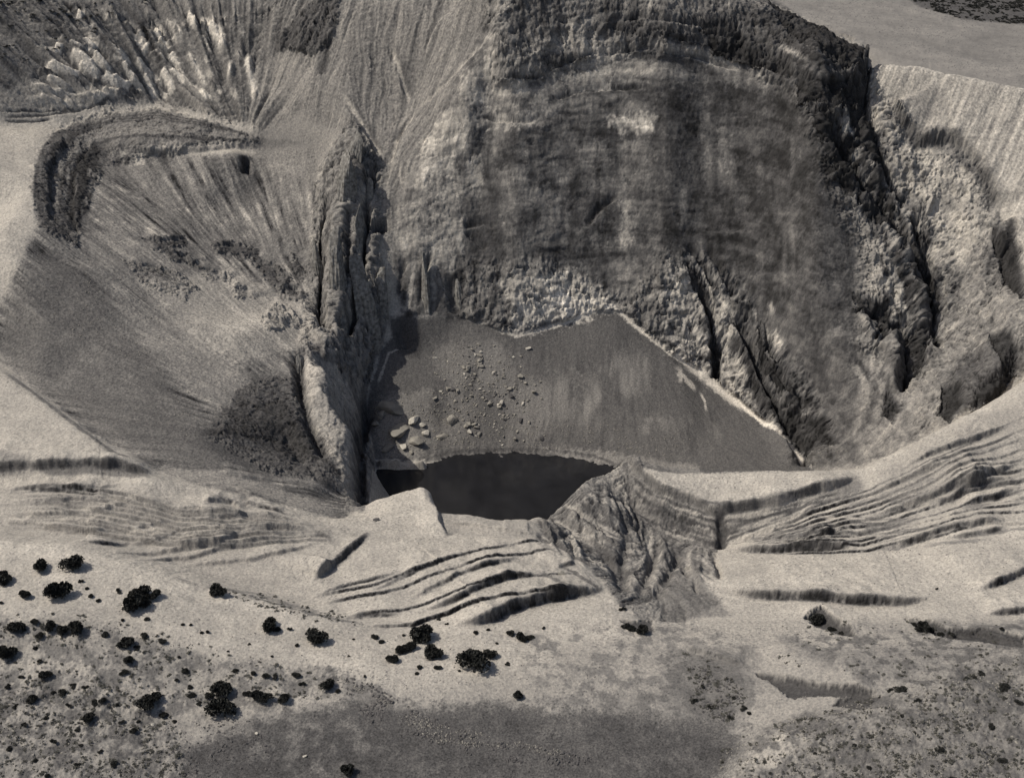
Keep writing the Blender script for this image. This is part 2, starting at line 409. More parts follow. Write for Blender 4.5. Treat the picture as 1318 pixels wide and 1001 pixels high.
# ------------------------------------------------------------------ features of the land
# base colours of the regions
tint(land, .36 + .04 * N20 + .02 * N6)
tint(R_left, .165 + (.048 * LM + .034 * LF) * np.clip(.8 + 1.6 * N6 + N20, .15, 1.8) + .03 * LC + .025 * N2); ptint([(330,135),(400,100),(470,130),(460,210),(420,240),(330,215)], .21, 3, 4, .9)
tint(R_hill, .155 + .03 * N6 + .03 * LM + .03 * N2)
tint(R_grey, .19 + .02 * LM + .022 * LF)
tint(R_right, .36 + .045 * LM + .04 * LF)
tint(R_wall, .16 + .028 * LC + .03 * LM + .02 * N20)
tint(R_spine, .2 + .03 * LM + .03 * N6)
tint(R_gul, .185 + .06 * LM + .03 * LF)
tint(R_talus, .098 + .004 * LM + .004 * LF + .01 * N20 + .008 * N2)
# crags where the rock is most broken
CRAG = np.full(X.shape, .0)
def craggy(pts, v, soft=4, rough=3):
    global CRAG
    m = poly(pts, soft, rough); CRAG = CRAG + (v - CRAG) * m; return m
ROCKX = np.zeros_like(Z)
# --- great wall
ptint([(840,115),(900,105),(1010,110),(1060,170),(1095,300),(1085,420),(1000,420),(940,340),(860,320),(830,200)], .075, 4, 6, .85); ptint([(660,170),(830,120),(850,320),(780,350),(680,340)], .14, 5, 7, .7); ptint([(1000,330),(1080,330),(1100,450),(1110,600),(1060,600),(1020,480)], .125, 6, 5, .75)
ptint([(598,210),(650,200),(660,330),(640,345),(598,290)], .13, 3, 2, .8)
ptint([(690,180),(760,170),(800,200),(790,330),(700,340)], .2, 4, 6, .6)
ptint([(640,60),(700,55),(760,30),(770,95),(700,150),(630,160),(618,110)], .36, 5, 6, .8)
ptint([(760,55),(800,50),(850,80),(850,105),(765,108)], .42, 4, 5, .85)
ptint([(600,100),(632,70),(625,130),(600,190),(560,250),(520,330),(525,260),(560,180)], .46, 4, 4, .85)
ptint([(520,300),(560,240),(592,220),(600,290),(590,340),(530,345)], .37, 4, 5, .8)
for q in ([(787,150),(841,150),(841,170),(790,168)],): ptint(q, .55, 1.5, 4, .6)
for x in range(784, 846, 3): y = 150 + random.uniform(-4, 7); stroke([(x,y),(x + random.uniform(-1,2),y + random.uniform(6,24))], .7, random.uniform(.4,1.0), rough=.9, k=.85, end=.3)
ptint([(655,412),(690,355),(740,345),(775,375),(790,398),(700,420),(665,430)], .58, 2, 5, .8)
ptint([(850,380),(890,330),(930,370),(960,440),(975,520),(920,490),(870,450)], .46, 3, 6, .75)
ptint([(1110,330),(1150,300),(1190,340),(1170,420),(1110,420)], .33, 4, 4, .7)
ptint([(1165,180),(1230,190),(1265,240),(1275,300),(1230,350),(1195,300),(1165,240)], .36, 5, 4, .85)
ptint([(1120,80),(1150,130),(1180,180),(1180,250),(1150,240),(1125,170)], .33, 4, 3, .85)
ptint([(1078,150),(1095,148),(1115,190),(1125,225),(1112,222),(1090,185)], .4, 1.5, 1.5, .9)
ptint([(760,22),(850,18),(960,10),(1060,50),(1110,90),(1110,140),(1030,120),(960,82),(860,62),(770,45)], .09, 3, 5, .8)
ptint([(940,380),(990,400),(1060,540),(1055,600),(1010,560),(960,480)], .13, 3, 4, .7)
for x, y0, y1 in ((610,215,330),(655,195,330),(672,180,300),(720,190,320),(745,160,330),(800,180,330),(815,210,330),(850,120,300),(905,110,280),(930,130,260),(960,140,300),(995,160,360)):
    stroke([(x,y0),(x + random.uniform(-5,5),(y0 + y1) / 2),(x + random.uniform(-8,8),y1)], random.choice((.11,.12,.28,.26)), random.uniform(1.5,3.5), rough=1.2, k=.55, end=.35)
stroke([(800,170),(803,230),(800,330)], .33, 1.6, rough=1.2, k=.7)
M1 = craggy([(620,-20),(780,5),(1000,10),(1120,70),(1130,170),(1030,130),(930,60),(780,70),(640,110)], .75)
M2 = craggy([(800,400),(860,330),(930,340),(1010,440),(1080,580),(1050,605),(950,515),(870,460)], .95)
M3 = craggy([(590,340),(700,335),(790,380),(800,402),(700,423),(640,425),(598,408)], .6)
M0 = craggy([(600,100),(632,40),(622,160),(596,330),(520,340),(530,250)], .15)
M4 = craggy([(1030,110),(1110,60),(1180,180),(1230,330),(1240,430),(1180,500),(1110,440),(1110,330),(1060,220)], 1.0)
M5 = craggy([(1180,170),(1260,200),(1300,330),(1330,470),(1240,540),(1180,560),(1220,420),(1260,330)], .6)
M6 = craggy([(450,150),(410,220),(395,400),(385,450),(470,500),(490,400),(495,210)], .9); M7 = craggy([(385,450),(385,520),(440,650),(480,600),(470,500)], .3)
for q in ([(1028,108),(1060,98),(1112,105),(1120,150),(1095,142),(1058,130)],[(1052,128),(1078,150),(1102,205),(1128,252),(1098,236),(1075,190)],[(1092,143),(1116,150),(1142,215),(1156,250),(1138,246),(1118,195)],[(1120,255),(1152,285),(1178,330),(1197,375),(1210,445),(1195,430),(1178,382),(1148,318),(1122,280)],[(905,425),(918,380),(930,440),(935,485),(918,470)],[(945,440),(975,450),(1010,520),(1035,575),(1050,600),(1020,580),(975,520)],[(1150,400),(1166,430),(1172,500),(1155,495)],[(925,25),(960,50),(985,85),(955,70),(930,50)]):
    ptint(q, .045, .8, 2.4, .92)  # shadow bands across the wall, painted in near black
for k in range(90):
    t = random.random(); x = 1040 + 165 * t + random.gauss(0, 16); y = 95 + 370 * t ** 1.25 + random.gauss(0, 14); l = random.uniform(12, 48)
    stroke([(x,y),(x + l * .3,y + l * .45),(x + l * random.uniform(.35,.6),y + l)], .04, random.uniform(.5,1.8), rough=1.6, k=.9, end=.25)  # ragged strokes of painted shadow along the right-hand bands
for k in range(34):
    x = random.uniform(770, 1030); y = 12 + (x - 770) * .12 + random.uniform(0, 75) * (1 - (x - 770) / 500); l = random.uniform(30, 90); g_ = .1 + (x - 770) / 600
    stroke([(x,y),(x + l * .5,y + l * .5 * g_ + random.uniform(-4,4)),(x + l,y + l * g_)], random.choice((.06,.07,.1,.38)), random.uniform(.5,1.5), rough=1.4, k=.75, end=.3)
for k in range(26):
    x = random.uniform(610, 760); y = random.uniform(20, 165); l = random.uniform(25, 75)
    stroke([(x,y),(x + l * .5,y - l * random.uniform(.05,.2)),(x + l,y - l * random.uniform(.15,.42))], random.choice((.08,.1,.42,.4)), random.uniform(.4,1.2), rough=1.3, k=.7, end=.3)
for k in range(70):
    x = random.uniform(600, 1060); y = random.uniform(150, 330); l = random.uniform(30, 120)
    stroke([(x,y),(x + random.uniform(-4,4),y + l * .5),(x + random.uniform(-7,7),y + l)], random.choice((.05,.06,.08,.2,.24)), random.uniform(.5,2.4), rough=1.3, k=.6, end=.35)
for k in range(90):
    x = random.uniform(640, 1050); y = random.uniform(130, 400); l = random.uniform(20, 90)
    stroke([(x,y),(x + l * .5,y + random.uniform(-6,6)),(x + l,y + random.uniform(-8,8))], random.choice((.05,.06,.07,.17)), random.uniform(.3,.8), rough=1.0, k=.6, end=.35)
for k in range(44):
    x = random.uniform(1085, 1225); y = random.uniform(180, 480); l = random.uniform(15, 60)
    stroke([(x,y),(x + l * .25,y + l * .5),(x + l * random.uniform(.2,.6),y + l)], random.choice((.06,.08,.36,.4)), random.uniform(.4,1.3), rough=1.3, k=.7, end=.3)
for k in range(46):
    x = random.uniform(850, 1040); y = random.uniform(340, 500) + max(0, x - 930) * .7; l = random.uniform(8, 40)
    if y < 600: stroke([(x,y),(x + l * .3,y + l * .5),(x + l * random.uniform(.2,.8),y + l)], random.choice((.05,.06,.45,.5)), random.uniform(.4,1.3), rough=1.3, k=.8, end=.3)
ptint([(1215,500),(1290,455),(1318,440),(1330,470),(1260,520),(1160,578),(1110,596),(1120,570),(1180,540)], .15, 3, 4, .6)
for k in range(30):
    x = random.uniform(1160, 1290); y = random.uniform(330, 560); l = random.uniform(20, 80)
    stroke([(x,y),(x - l * .4,y + l * .5),(x - l * random.uniform(.5,.9),y + l)], random.choice((.1,.12,.3,.33)), random.uniform(.4,1.2), rough=1.2, k=.55, end=.3)
for k in range(50):
    x = random.uniform(408, 486); y = random.uniform(170, 420); l = random.uniform(15, 70)
    stroke([(x,y),(x - random.uniform(0,5),y + l * .5),(x - random.uniform(0,12),y + l)], random.choice((.05,.07,.3,.34)), random.uniform(.3,.9), rough=.9, k=.75, end=.3)
for k in range(36):
    x = random.uniform(500, 610); y = random.uniform(180, 350); l = random.uniform(15, 60)
    stroke([(x,y),(x - random.uniform(-2,8),y + l * .5),(x - random.uniform(-2,16),y + l)], random.choice((.12,.16,.45,.5)), random.uniform(.4,1.2), rough=1.1, k=.6, end=.3)
# ledges near the top of the wall
for q in ([(638,96),(690,98),(700,96)],[(700,90),(735,76),(768,62)],[(768,70),(830,60),(900,72),(960,92)],[(760,28),(830,20),(900,30),(960,44)],[(860,48),(930,56),(1000,90),(1040,110)],[(620,150),(680,155),(700,148)],[(700,130),(760,112),(840,112)]):
    ridge(q, -1.6, 1.0, rough=.7); stroke(q, .1, .9, rough=.9, k=.8)
for q in ([(752,292),(771,266),(795,247)],[(594,290),(624,284),(640,292)],[(597,294),(627,320)],[(880,310),(900,330),(925,372)],[(905,310),(930,345),(950,380)]):
    ridge(q, -2.5, 1.3); stroke(q, .07, 1.2, k=.9)
# deep chimneys that break the right-hand wall, each behind a rib, its shadow also painted dark
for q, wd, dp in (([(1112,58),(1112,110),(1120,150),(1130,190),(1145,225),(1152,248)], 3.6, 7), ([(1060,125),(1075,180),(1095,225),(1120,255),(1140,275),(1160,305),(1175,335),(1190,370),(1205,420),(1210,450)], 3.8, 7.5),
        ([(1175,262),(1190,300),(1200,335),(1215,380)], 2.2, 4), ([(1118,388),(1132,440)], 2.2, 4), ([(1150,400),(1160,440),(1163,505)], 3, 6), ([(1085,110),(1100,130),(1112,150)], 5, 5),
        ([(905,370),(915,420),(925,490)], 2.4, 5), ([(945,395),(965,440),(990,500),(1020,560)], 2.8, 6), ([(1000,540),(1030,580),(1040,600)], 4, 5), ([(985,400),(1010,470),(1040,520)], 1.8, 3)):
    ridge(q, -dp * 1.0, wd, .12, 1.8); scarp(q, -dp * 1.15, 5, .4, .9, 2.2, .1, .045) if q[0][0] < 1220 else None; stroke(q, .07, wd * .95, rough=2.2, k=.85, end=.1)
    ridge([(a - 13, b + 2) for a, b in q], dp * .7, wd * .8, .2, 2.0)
q = [(1150,125),(1168,158),(1182,176),(1225,181),(1258,210),(1275,240),(1286,268)]
scarp(q, 5, 6, .8, .9, 1.2, .08, .08)
scarp([(1280,290),(1296,320),(1306,350),(1318,380)], 5, 6, .8, .9, 1.2, .1, .08)
ptint([(1275,290),(1300,285),(1310,330),(1318,380),(1290,360)], .1, 1.5, 2, .8)
ptint([(1240,470),(1290,440),(1315,440),(1312,470),(1280,510),(1215,548),(1215,500)], .09, 2, 2.5, .85)
ptint([(1180,430),(1250,350),(1290,400),(1250,450),(1190,540),(1160,560)], .22, 4, 3, .7)
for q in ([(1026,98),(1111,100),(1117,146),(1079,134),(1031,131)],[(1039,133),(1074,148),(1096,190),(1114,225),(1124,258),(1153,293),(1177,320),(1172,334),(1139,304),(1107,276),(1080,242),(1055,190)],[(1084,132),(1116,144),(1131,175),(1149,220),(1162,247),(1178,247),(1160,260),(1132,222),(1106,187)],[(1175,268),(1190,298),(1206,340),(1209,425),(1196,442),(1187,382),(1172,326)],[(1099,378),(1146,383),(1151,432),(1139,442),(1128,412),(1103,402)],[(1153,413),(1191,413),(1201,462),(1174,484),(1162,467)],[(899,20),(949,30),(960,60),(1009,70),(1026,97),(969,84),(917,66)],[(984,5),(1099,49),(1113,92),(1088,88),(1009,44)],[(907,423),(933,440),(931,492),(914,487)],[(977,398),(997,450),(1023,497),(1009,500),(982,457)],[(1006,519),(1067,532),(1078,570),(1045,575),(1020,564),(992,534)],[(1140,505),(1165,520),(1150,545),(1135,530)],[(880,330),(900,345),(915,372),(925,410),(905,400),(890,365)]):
    m = poly(q, .7, 1.9); tint(m, .038, .95); dZ -= m * 2.2  # near-black tint stands for shadow; the rock is recessed as well
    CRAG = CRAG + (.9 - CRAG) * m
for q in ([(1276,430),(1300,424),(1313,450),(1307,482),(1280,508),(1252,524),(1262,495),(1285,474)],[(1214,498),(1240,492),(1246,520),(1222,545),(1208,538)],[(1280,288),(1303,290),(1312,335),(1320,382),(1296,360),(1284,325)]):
    m = poly(q, .7, 1.6); tint(m, .036, .95); dZ -= m * 3; CRAG = CRAG + (.8 - CRAG) * m  # shade of the right-hand hollows painted near black, ground lowered
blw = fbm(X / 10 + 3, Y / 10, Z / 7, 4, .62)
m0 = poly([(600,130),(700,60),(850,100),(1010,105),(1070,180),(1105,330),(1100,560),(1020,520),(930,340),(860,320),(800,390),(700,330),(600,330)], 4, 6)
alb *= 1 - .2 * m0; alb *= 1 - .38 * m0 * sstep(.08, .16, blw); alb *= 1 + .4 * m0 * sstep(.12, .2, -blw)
for q in ([(600,205),(618,200),(624,232),(606,240)],[(640,150),(690,146),(700,160),(650,166)],[(720,100),(770,92),(790,112),(735,118)],[(640,365),(660,350),(690,345),(700,372),(660,390)],[(545,185),(575,150),(592,160),(570,215)],[(800,260),(812,262),(814,310),(803,318)]): ptint(q, .40, .8, 3, .7)
for q in ([(596,255),(640,250),(650,335),(604,335)],[(690,75),(740,60),(752,72),(705,92)],[(800,60),(880,70),(900,84),(820,80)]): ptint(q, .085, 1, 3, .8)
# the far ridge foot, niches left of the wall with shade painted in
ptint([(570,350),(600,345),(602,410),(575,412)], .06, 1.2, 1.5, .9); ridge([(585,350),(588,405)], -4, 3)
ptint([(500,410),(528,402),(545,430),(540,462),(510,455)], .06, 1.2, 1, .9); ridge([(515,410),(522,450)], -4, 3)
stroke([(533,335),(528,375),(524,400)], .5, .8)
for q in ([(555,320),(545,350),(540,395)],[(520,330),(512,380)]): ridge(q, -2.5, 1.2); stroke(q, .1, 1)
# --- spine: slots between fins, their shadow painted dark
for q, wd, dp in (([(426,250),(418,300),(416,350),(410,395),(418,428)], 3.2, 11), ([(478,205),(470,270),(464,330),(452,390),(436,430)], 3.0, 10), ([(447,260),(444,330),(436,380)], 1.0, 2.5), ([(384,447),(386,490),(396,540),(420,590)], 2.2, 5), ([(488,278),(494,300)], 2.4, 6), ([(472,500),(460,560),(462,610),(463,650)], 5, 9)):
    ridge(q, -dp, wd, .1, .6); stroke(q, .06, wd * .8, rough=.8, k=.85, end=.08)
ptint([(395,450),(430,470),(455,510),(448,560),(450,640),(435,600),(405,540),(392,500)], .34, 1.5, 1, .9)
ptint([(500,408),(472,500),(462,500),(480,440)], .1, 1.5, 1, .8)  # shadow the fins throw into the chute, painted as a dark tint
# --- left slope
ptint([(100,156),(70,170),(50,200),(41,242),(50,292),(95,314),(103,306),(110,262),(126,215),(146,192),(133,168),(90,153)], .085, 1.2, 1.2, .9)
ptint([(92,160),(130,149),(200,140),(262,157),(330,176),(400,184),(335,190),(290,184),(260,194),(220,186),(180,196),(140,197)], .12, 2, 3, .8)
ptint([(76,186),(132,190),(118,228),(101,260),(94,292),(84,250)], .04, 1.2, 2.2, .9); ptint([(66,178),(92,164),(96,182),(74,230),(75,285),(52,285),(46,230)], .12, 1.5, 2, .6)
ROCKX = np.maximum(ROCKX, poly([(100,156),(70,170),(50,200),(41,242),(50,292),(95,314),(110,262),(130,212),(230,194),(290,188),(330,182),(262,157),(200,140),(130,148)], 2, 3))
CRAG = np.where(ROCKX > .3, .35, CRAG)
for q, h in (([(86,174),(62,215),(62,280),(96,312)], -4), ([(118,178),(98,225),(94,270),(101,306)], -3.5)): scarp(q, h * .6, 3.5, .5, .5, 1.4, .1, .05)
for k in range(6):
    f = k / 5
    stroke([(60 - 14 * f + 30 * f * f,168 + 14 * f),(46 + 18 * f,230 + 6 * f),(52 + 26 * f,285 + 4 * f)], (.05,.14)[k % 2], .8, k=.45, rough=1.2)
for k in range(9):
    d = 3 + 3.4 * k; v_ = random.choice((.045,.06,.2,.24))
    stroke([(56 + d * .9,230),(68 + d * .6,188 + d * .6),(98 + d * .4,164 + d * .9),(140,152 + d),(205,144 + d * 1.1),(265,158 + d * .85),(330,177 + d * .3)], v_, random.uniform(.45,.9), rough=.9, k=.75, end=.1)
for k in range(40):
    x = random.uniform(70, 128); y = random.uniform(190, 270); l = random.uniform(10, 34)
    stroke([(x,y),(x - l * .12,y + l * .5),(x - l * .2,y + l)], random.choice((.035,.05,.2)), random.uniform(.4,1), rough=1, k=.75, end=.3)
scarp([(128,197),(165,193),(200,199),(250,195),(300,190),(345,188)], 2, 4, .6, .5, 1.2)
stroke([(315,198),(316,226)], .05, 2.2); ridge([(315,200),(316,224)], -4, 2)  # small pit, its inner shade painted dark
for q in ([(152,205),(150,215)],[(163,200),(164,214)],[(210,195),(212,212)]): stroke(q, .08, 1.2)
stroke([(178,196),(180,214)], .4, 2)
for q in ([(182,306),(205,312),(240,306),(236,318),(205,325)],[(272,316),(300,314),(332,322),(330,332),(300,325),(280,326)],[(162,338),(200,345),(240,362),(255,372),(238,386),(208,376),(180,358)],[(298,370),(318,372),(326,384),(305,382)],[(338,408),(352,412),(368,420),(352,428),(342,424)],[(358,372),(384,372),(388,388),(366,386)],[(325,330),(352,343),(374,366),(360,374),(340,356)],[(345,395),(372,403),(388,420),(365,420)],[(378,330),(398,352),(388,364),(376,346)],[(255,345),(280,350),(300,362),(270,360)],[(215,325),(240,330),(250,342),(225,338)],[(395,425),(410,440),(412,462),(398,450)]):
    ptint(q, .07, 1.2, 3.4, .9); m = poly(q, 1.2, 2.6); ROCKX = np.maximum(ROCKX, m); CRAG = np.where(m > .3, .4, CRAG)
    scarp([q[0], q[1], q[2]], 1.8, 3, .5, .4)
ptint([(185,365),(300,345),(400,400),(430,440),(370,450),(310,470),(240,440),(220,400)], .34, 3, 3, .75)
ptint([(300,400),(340,400),(345,425),(290,430)], .40, 2, 2, .8)
ptint([(100,300),(160,300),(260,420),(340,520),(330,560),(240,500),(150,400)], .24, 4, 3, .6)
ptint([(0,400),(60,330),(110,350),(200,470),(300,590),(250,610),(160,570),(60,500),(0,455)], .115, 4, 3, .85)
ptint([(248,568),(294,520),(325,481),(377,485),(396,548),(430,601),(436,640),(400,615),(344,611),(280,590)], .095, 1, 4, .9)
for a in range(40):
    f = random.uniform(.35, 1.0); g_ = random.uniform(2.2, 4.4); x, y = 365 + 120 * f * math.cos(g_), 560 - 75 * f * abs(math.sin(g_)) + 25 * (g_ < 3.0) * f
    stroke([(365 + 40 * math.cos(g_),560 - 25 * math.sin(g_)),(x,y)], .06, random.uniform(.5,2), rough=1.6, k=.8, end=.3)
ptint([(330,520),(365,515),(400,565),(408,590),(360,590),(338,560)], .05, 2.5, 2.5, .9)
m = poly([(270,560),(320,495),(380,485),(430,600),(400,615),(340,605)], 3, 4); ROCKX = np.maximum(ROCKX, m); CRAG = np.where(m > .3, .35, CRAG); ridge([(362,545),(385,590),(410,620)], -2, 2.5, .2, 2)
for q in ([(280,610),(330,618),(352,622)],[(260,650),(300,648),(310,660)],[(300,630),(320,640),(318,660)]): scarp(q, 1.8, 3, .5, .8)
ptint([(0,160),(50,160),(36,235),(42,292),(14,350),(0,382),(-60,380),(-60,160)], .36, 1.5, .8, .9); ptint([(0,150),(60,153),(100,148),(92,158),(66,172),(48,200),(38,236),(20,240),(0,240)], .36, .8, .8, .95)
ptint([(0,478),(40,508),(100,554),(165,597),(60,597),(0,594)], .36, 1, .5, 1)
stroke([(0,474),(40,503),(100,549),(150,588),(200,606)], .12, 1.2, k=.8)  # shaded strip behind the bench edge, painted dark
ptint([(50,600),(150,599),(192,608),(192,616),(60,614)], .15, .6, .8, .9); ptint([(0,582),(30,590),(32,612),(0,612)], .22, .8, .8, .8)
ptint([(200,600),(300,610),(400,640),(440,668),(330,640),(230,615)], .27, 2, 2, .8)
# --- hill, upper left
for q in ([(90,68),(127,90)],[(53,82),(110,97)],[(120,73),(143,92)],[(200,37),(217,63)],[(217,66),(234,84)],[(174,40),(191,64)],[(274,33),(290,67)],[(133,98),(157,118)],[(160,86),(178,112)],[(187,92),(202,126)],[(100,17),(108,23)],[(240,23),(254,37)],[(60,97),(92,112)],[(33,112),(90,120),(150,128)],[(33,126),(100,131)],[(220,88),(240,108)],[(240,67),(264,112)],[(260,20),(277,37)],[(150,60),(166,84)],[(110,45),(124,62)],[(70,55),(80,62)],[(208,90),(224,120)],[(130,118),(160,127)],[(250,105),(268,130)],[(300,75),(296,100)],[(318,70),(330,130)],[(176,75),(196,96)],[(146,100),(168,116)],[(100,82),(130,100)]):
    ridge(q, 1.6, 1.2, rough=.3); stroke(q, .62, 1.5, rough=.9, k=.95)
for k in range(80):
    x = random.uniform(40, 320); y = random.uniform(15, 128); dx, dy = 330 - x, 178 - y; n_ = math.hypot(dx, dy); l = random.uniform(9, 30)
    q = [(x,y),(x + dx / n_ * l,y + dy / n_ * l * .9)]
    stroke(q, random.choice((.42,.5,.6,.08,.07)), random.uniform(.4,1.1), rough=.9, k=.85, end=.3)
    if k % 2: ridge(q, random.choice((1.1,-1.2)), .9)
ptint([(-20,112),(60,106),(130,112),(165,126),(100,140),(-20,142)], .33, 2, 3, .7)
for q in ([(-20,141),(40,142),(100,139),(160,128)],[(0,150),(50,148),(110,140)],[(0,155),(40,156),(70,152)]): stroke(q, .1, .6); ridge(q, -.8, .7)
for q in ([(310,20),(300,70),(305,125)],[(330,30),(318,70)],[(230,60),(245,90),(262,120)],[(290,60),(285,110)]): ridge(q, -2, 2); stroke(q, .1, 2, rough=1.2, k=.7)
q = [(360,48),(374,28),(410,0),(440,-5),(428,48),(404,70),(362,64)]
ptint(q, .085, 1.2, 2, .9); m = poly(q, 1, 1.5); ROCKX = np.maximum(ROCKX, m); CRAG = np.where(m > .3, .7, CRAG)
stroke([(425,45),(418,80),(411,100)], .07, 1.6); ridge([(425,45),(418,80),(411,100)], -2, 1.5)
ptint([(330,90),(350,72),(400,70),(400,120),(370,145),(330,130)], .25, 3, 4, .7)
# --- grey slope: two gullies that meet in a V
for q in ([(502,55),(514,90),(528,132)],[(640,35),(590,90),(560,122),(536,142)],[(440,120),(470,165),(492,200)],[(536,142),(512,178),(500,215)]):
    ridge(q, -1.5, 1.2); stroke(q, .36, .9, rough=.4, k=.8); stroke([(a + 5, b - 2) for a, b in q], .1, .7, k=.6)
# --- right slope
ptint([(1150,110),(1180,100),(1225,130),(1215,160),(1185,165)], .25, 3, 3, .7)
for k in range(34):
    x = random.uniform(1215, 1400); y = random.uniform(125, 290)
    stroke([(x,y),(x - random.uniform(4,12),y + random.uniform(16,34))], .22, random.uniform(.4,1), k=.6, rough=.8, end=.4)
# --- plain beyond
pl = sstep(592, 605, Y) * sstep(20, 50, X)
ptint([(985,-12),(1040,17),(1062,30),(1102,52),(1140,62),(1200,78),(1200,60),(1100,0),(1040,-30)], .235, 1, .3)
tint(pl, .195 + .03 * N20 + .012 * N6)
ptint([(1120,-30),(1185,10),(1240,25),(1318,32),(1450,45),(1450,-60)], .07, 2, 3, .9)
ptint([(1180,50),(1318,42),(1318,85),(1280,80),(1200,62)], .17, 8, 6, .6)
# --- terraces: low scarps with pale treads
for q, h in (([(1110,668),(1140,662),(1200,642),(1270,626),(1318,612)], 2), ([(1118,710),(1155,704),(1212,684),(1318,667)], 1.8), ([(1218,692),(1260,686),(1305,677)], 1.3), ([(930,708),(1000,709),(1078,705),(1118,709)], 2), ([(935,694),(1010,696),(1100,690),(1145,684)], 1),
        ([(915,758),(978,767),(1078,775),(1162,777),(1222,769)], 2.3), ([(1258,762),(1290,750),(1318,734),(1340,725)], 1.8), ([(1268,793),(1318,787),(1350,780)], 1.4), ([(1180,650),(1225,645),(1270,620),(1318,592)], 1.8), ([(1235,655),(1280,640),(1318,625)], 1.5), ([(1150,615),(1200,590),(1250,570),(1318,540)], 1.5), ([(1120,640),(1170,618),(1230,600)], 1.3),
        ([(520,775),(590,742),(654,727),(676,716)], 1.2), ([(540,789),(584,774),(654,749),(700,742)], 1.5), ([(578,806),(634,796),(667,779),(734,764),(790,759)], 3.0), ([(400,750),(428,729),(450,709),(478,682)], 1.5), ([(718,735),(742,724)], 1.3),
        ([(0,631),(33,629),(73,634),(134,633),(166,623)], 1.2), ([(0,664),(60,665),(117,663),(187,650)], 1), ([(93,695),(150,702),(207,700),(242,681)], 1), ([(134,710),(200,714),(284,704),(310,690),(394,685),(426,687)], 1.2), ([(180,721),(240,720),(290,706),(334,699),(386,691)], 1), ([(254,674),(334,669),(386,680)], 1), ([(0,648),(60,650),(150,646),(230,655)], .8), ([(230,728),(300,722),(370,712),(420,700)], .9), ([(405,746),(430,728)], 1.3),
        ([(60,684),(160,688),(240,672)], .8), ([(200,660),(260,662),(330,680)], .8), ([(260,640),(330,655),(390,672)], .9), ([(440,796),(470,792),(520,790)], .8), ([(400,770),(460,752),(520,738)], .7), ([(470,765),(540,735),(600,715)], .6), ([(0,672),(50,676),(110,688)], .8)):
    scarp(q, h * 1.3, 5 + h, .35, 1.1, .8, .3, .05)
BUN = []
for i in range(9):
    t = i / 8; j = lambda: random.uniform(-2.5, 2.5)
    BUN.append([(-12,626 + 50 * t + j()),(80,630 + 50 * t + j()),(160,640 + 56 * t + j()),(235,664 + 46 * t + j()),(320,672 + 30 * t + j()),(400 + 20 * t,680 + 16 * t + j()),(432 + 26 * t,690 + 30 * t)])
for i in range(11):
    t = i / 10
    BUN.append([(940 + 60 * t,696 + 14 * t + j()),(1010 + 45 * t,676 + 36 * t + j()),(1070 + 45 * t,650 + 60 * t + j()),(1135,628 + 76 * t + j()),(1200,598 + 92 * t + j()),(1265,565 + 112 * t + j()),(1335,528 + 142 * t + j())])
for i in (0, 2, 5, 7):
    t = i / 7 + random.uniform(-.05, .05); BUN.append([(400 + 60 * t,768 + 36 * t),(480 + 50 * t,750 + 52 * t + j()),(560 + 30 * t,725 + 58 * t + j()),(650 + 20 * t,700 + 66 * t + j()),(700 + 70 * t,692 + 66 * t + j())])
stroke([(402,749),(428,730),(451,708),(477,683)], .07, .9, rough=.9, k=.85)
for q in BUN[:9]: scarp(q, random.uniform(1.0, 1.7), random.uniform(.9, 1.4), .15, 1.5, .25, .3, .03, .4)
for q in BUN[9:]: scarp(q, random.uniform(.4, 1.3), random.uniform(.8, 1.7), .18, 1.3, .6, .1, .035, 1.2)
stroke([(214,737),(260,757),(300,760),(367,780),(434,797),(480,803)], .1, 1.0, rough=1.4, k=.7); stroke([(250,752),(330,764),(420,792)], .12, 1.6, rough=1.5, k=.5)
ptint([(0,640),(200,640),(400,680),(430,720),(440,790),(350,768),(250,734),(120,690),(0,680)], .30, 2, 2, .6); ptint([(-50,692),(100,704),(200,736),(300,766),(400,792),(390,806),(280,776),(180,750),(60,720),(-50,715)], .42, 1.5, 1.5, .6)
for k in range(54):
    f = random.random(); x = random.uniform(1060, 1300); l = random.uniform(30, 130); y = 548 + f * 150 + (1318 - x) * (.42 - .36 * f)
    stroke([(x,y),(x + l * .5,y - l * (.30 - .22 * f) * .5 - 2),(x + l,y - l * (.36 - .26 * f))], random.choice((.10,.13,.16,.42)), random.uniform(.35,1.3), rough=1.0, k=.6, end=.35)
ptint([(1110,640),(1180,575),(1318,510),(1400,480),(1400,580),(1318,600),(1200,645)], .25, 3, 4, .55)
for k in range(40):
    x = random.uniform(930, 1080); y = random.uniform(668, 706); l = random.uniform(30, 110)
    stroke([(x,y),(x + l * .5,y + random.uniform(-1,2)),(x + l,y - random.uniform(0,5))], random.choice((.10,.14,.4)), random.uniform(.25,.6), rough=.4, k=.55, end=.3)
for k in range(30):
    f = random.random(); x = random.uniform(0, 300); l = random.uniform(50, 140); y = 640 + f * 60 - (0 if x < 150 else (x - 150) * .0)
    stroke([(x,y),(x + l * .5,y + random.uniform(0,5)),(x + l,y - random.uniform(0,10))], random.choice((.14,.2,.45)), random.uniform(.25,.6), rough=.6, k=.55, end=.35)
scarp([(-20,602),(50,602),(110,600),(150,601),(195,612)], 2.6, 5, .35, 1, .7, .1, .06); scarp([(806,595),(850,634),(892,645),(920,660),(1000,650),(1060,632),(1108,615)], 3.0, 4, .35, .6, .6, .06, .08)
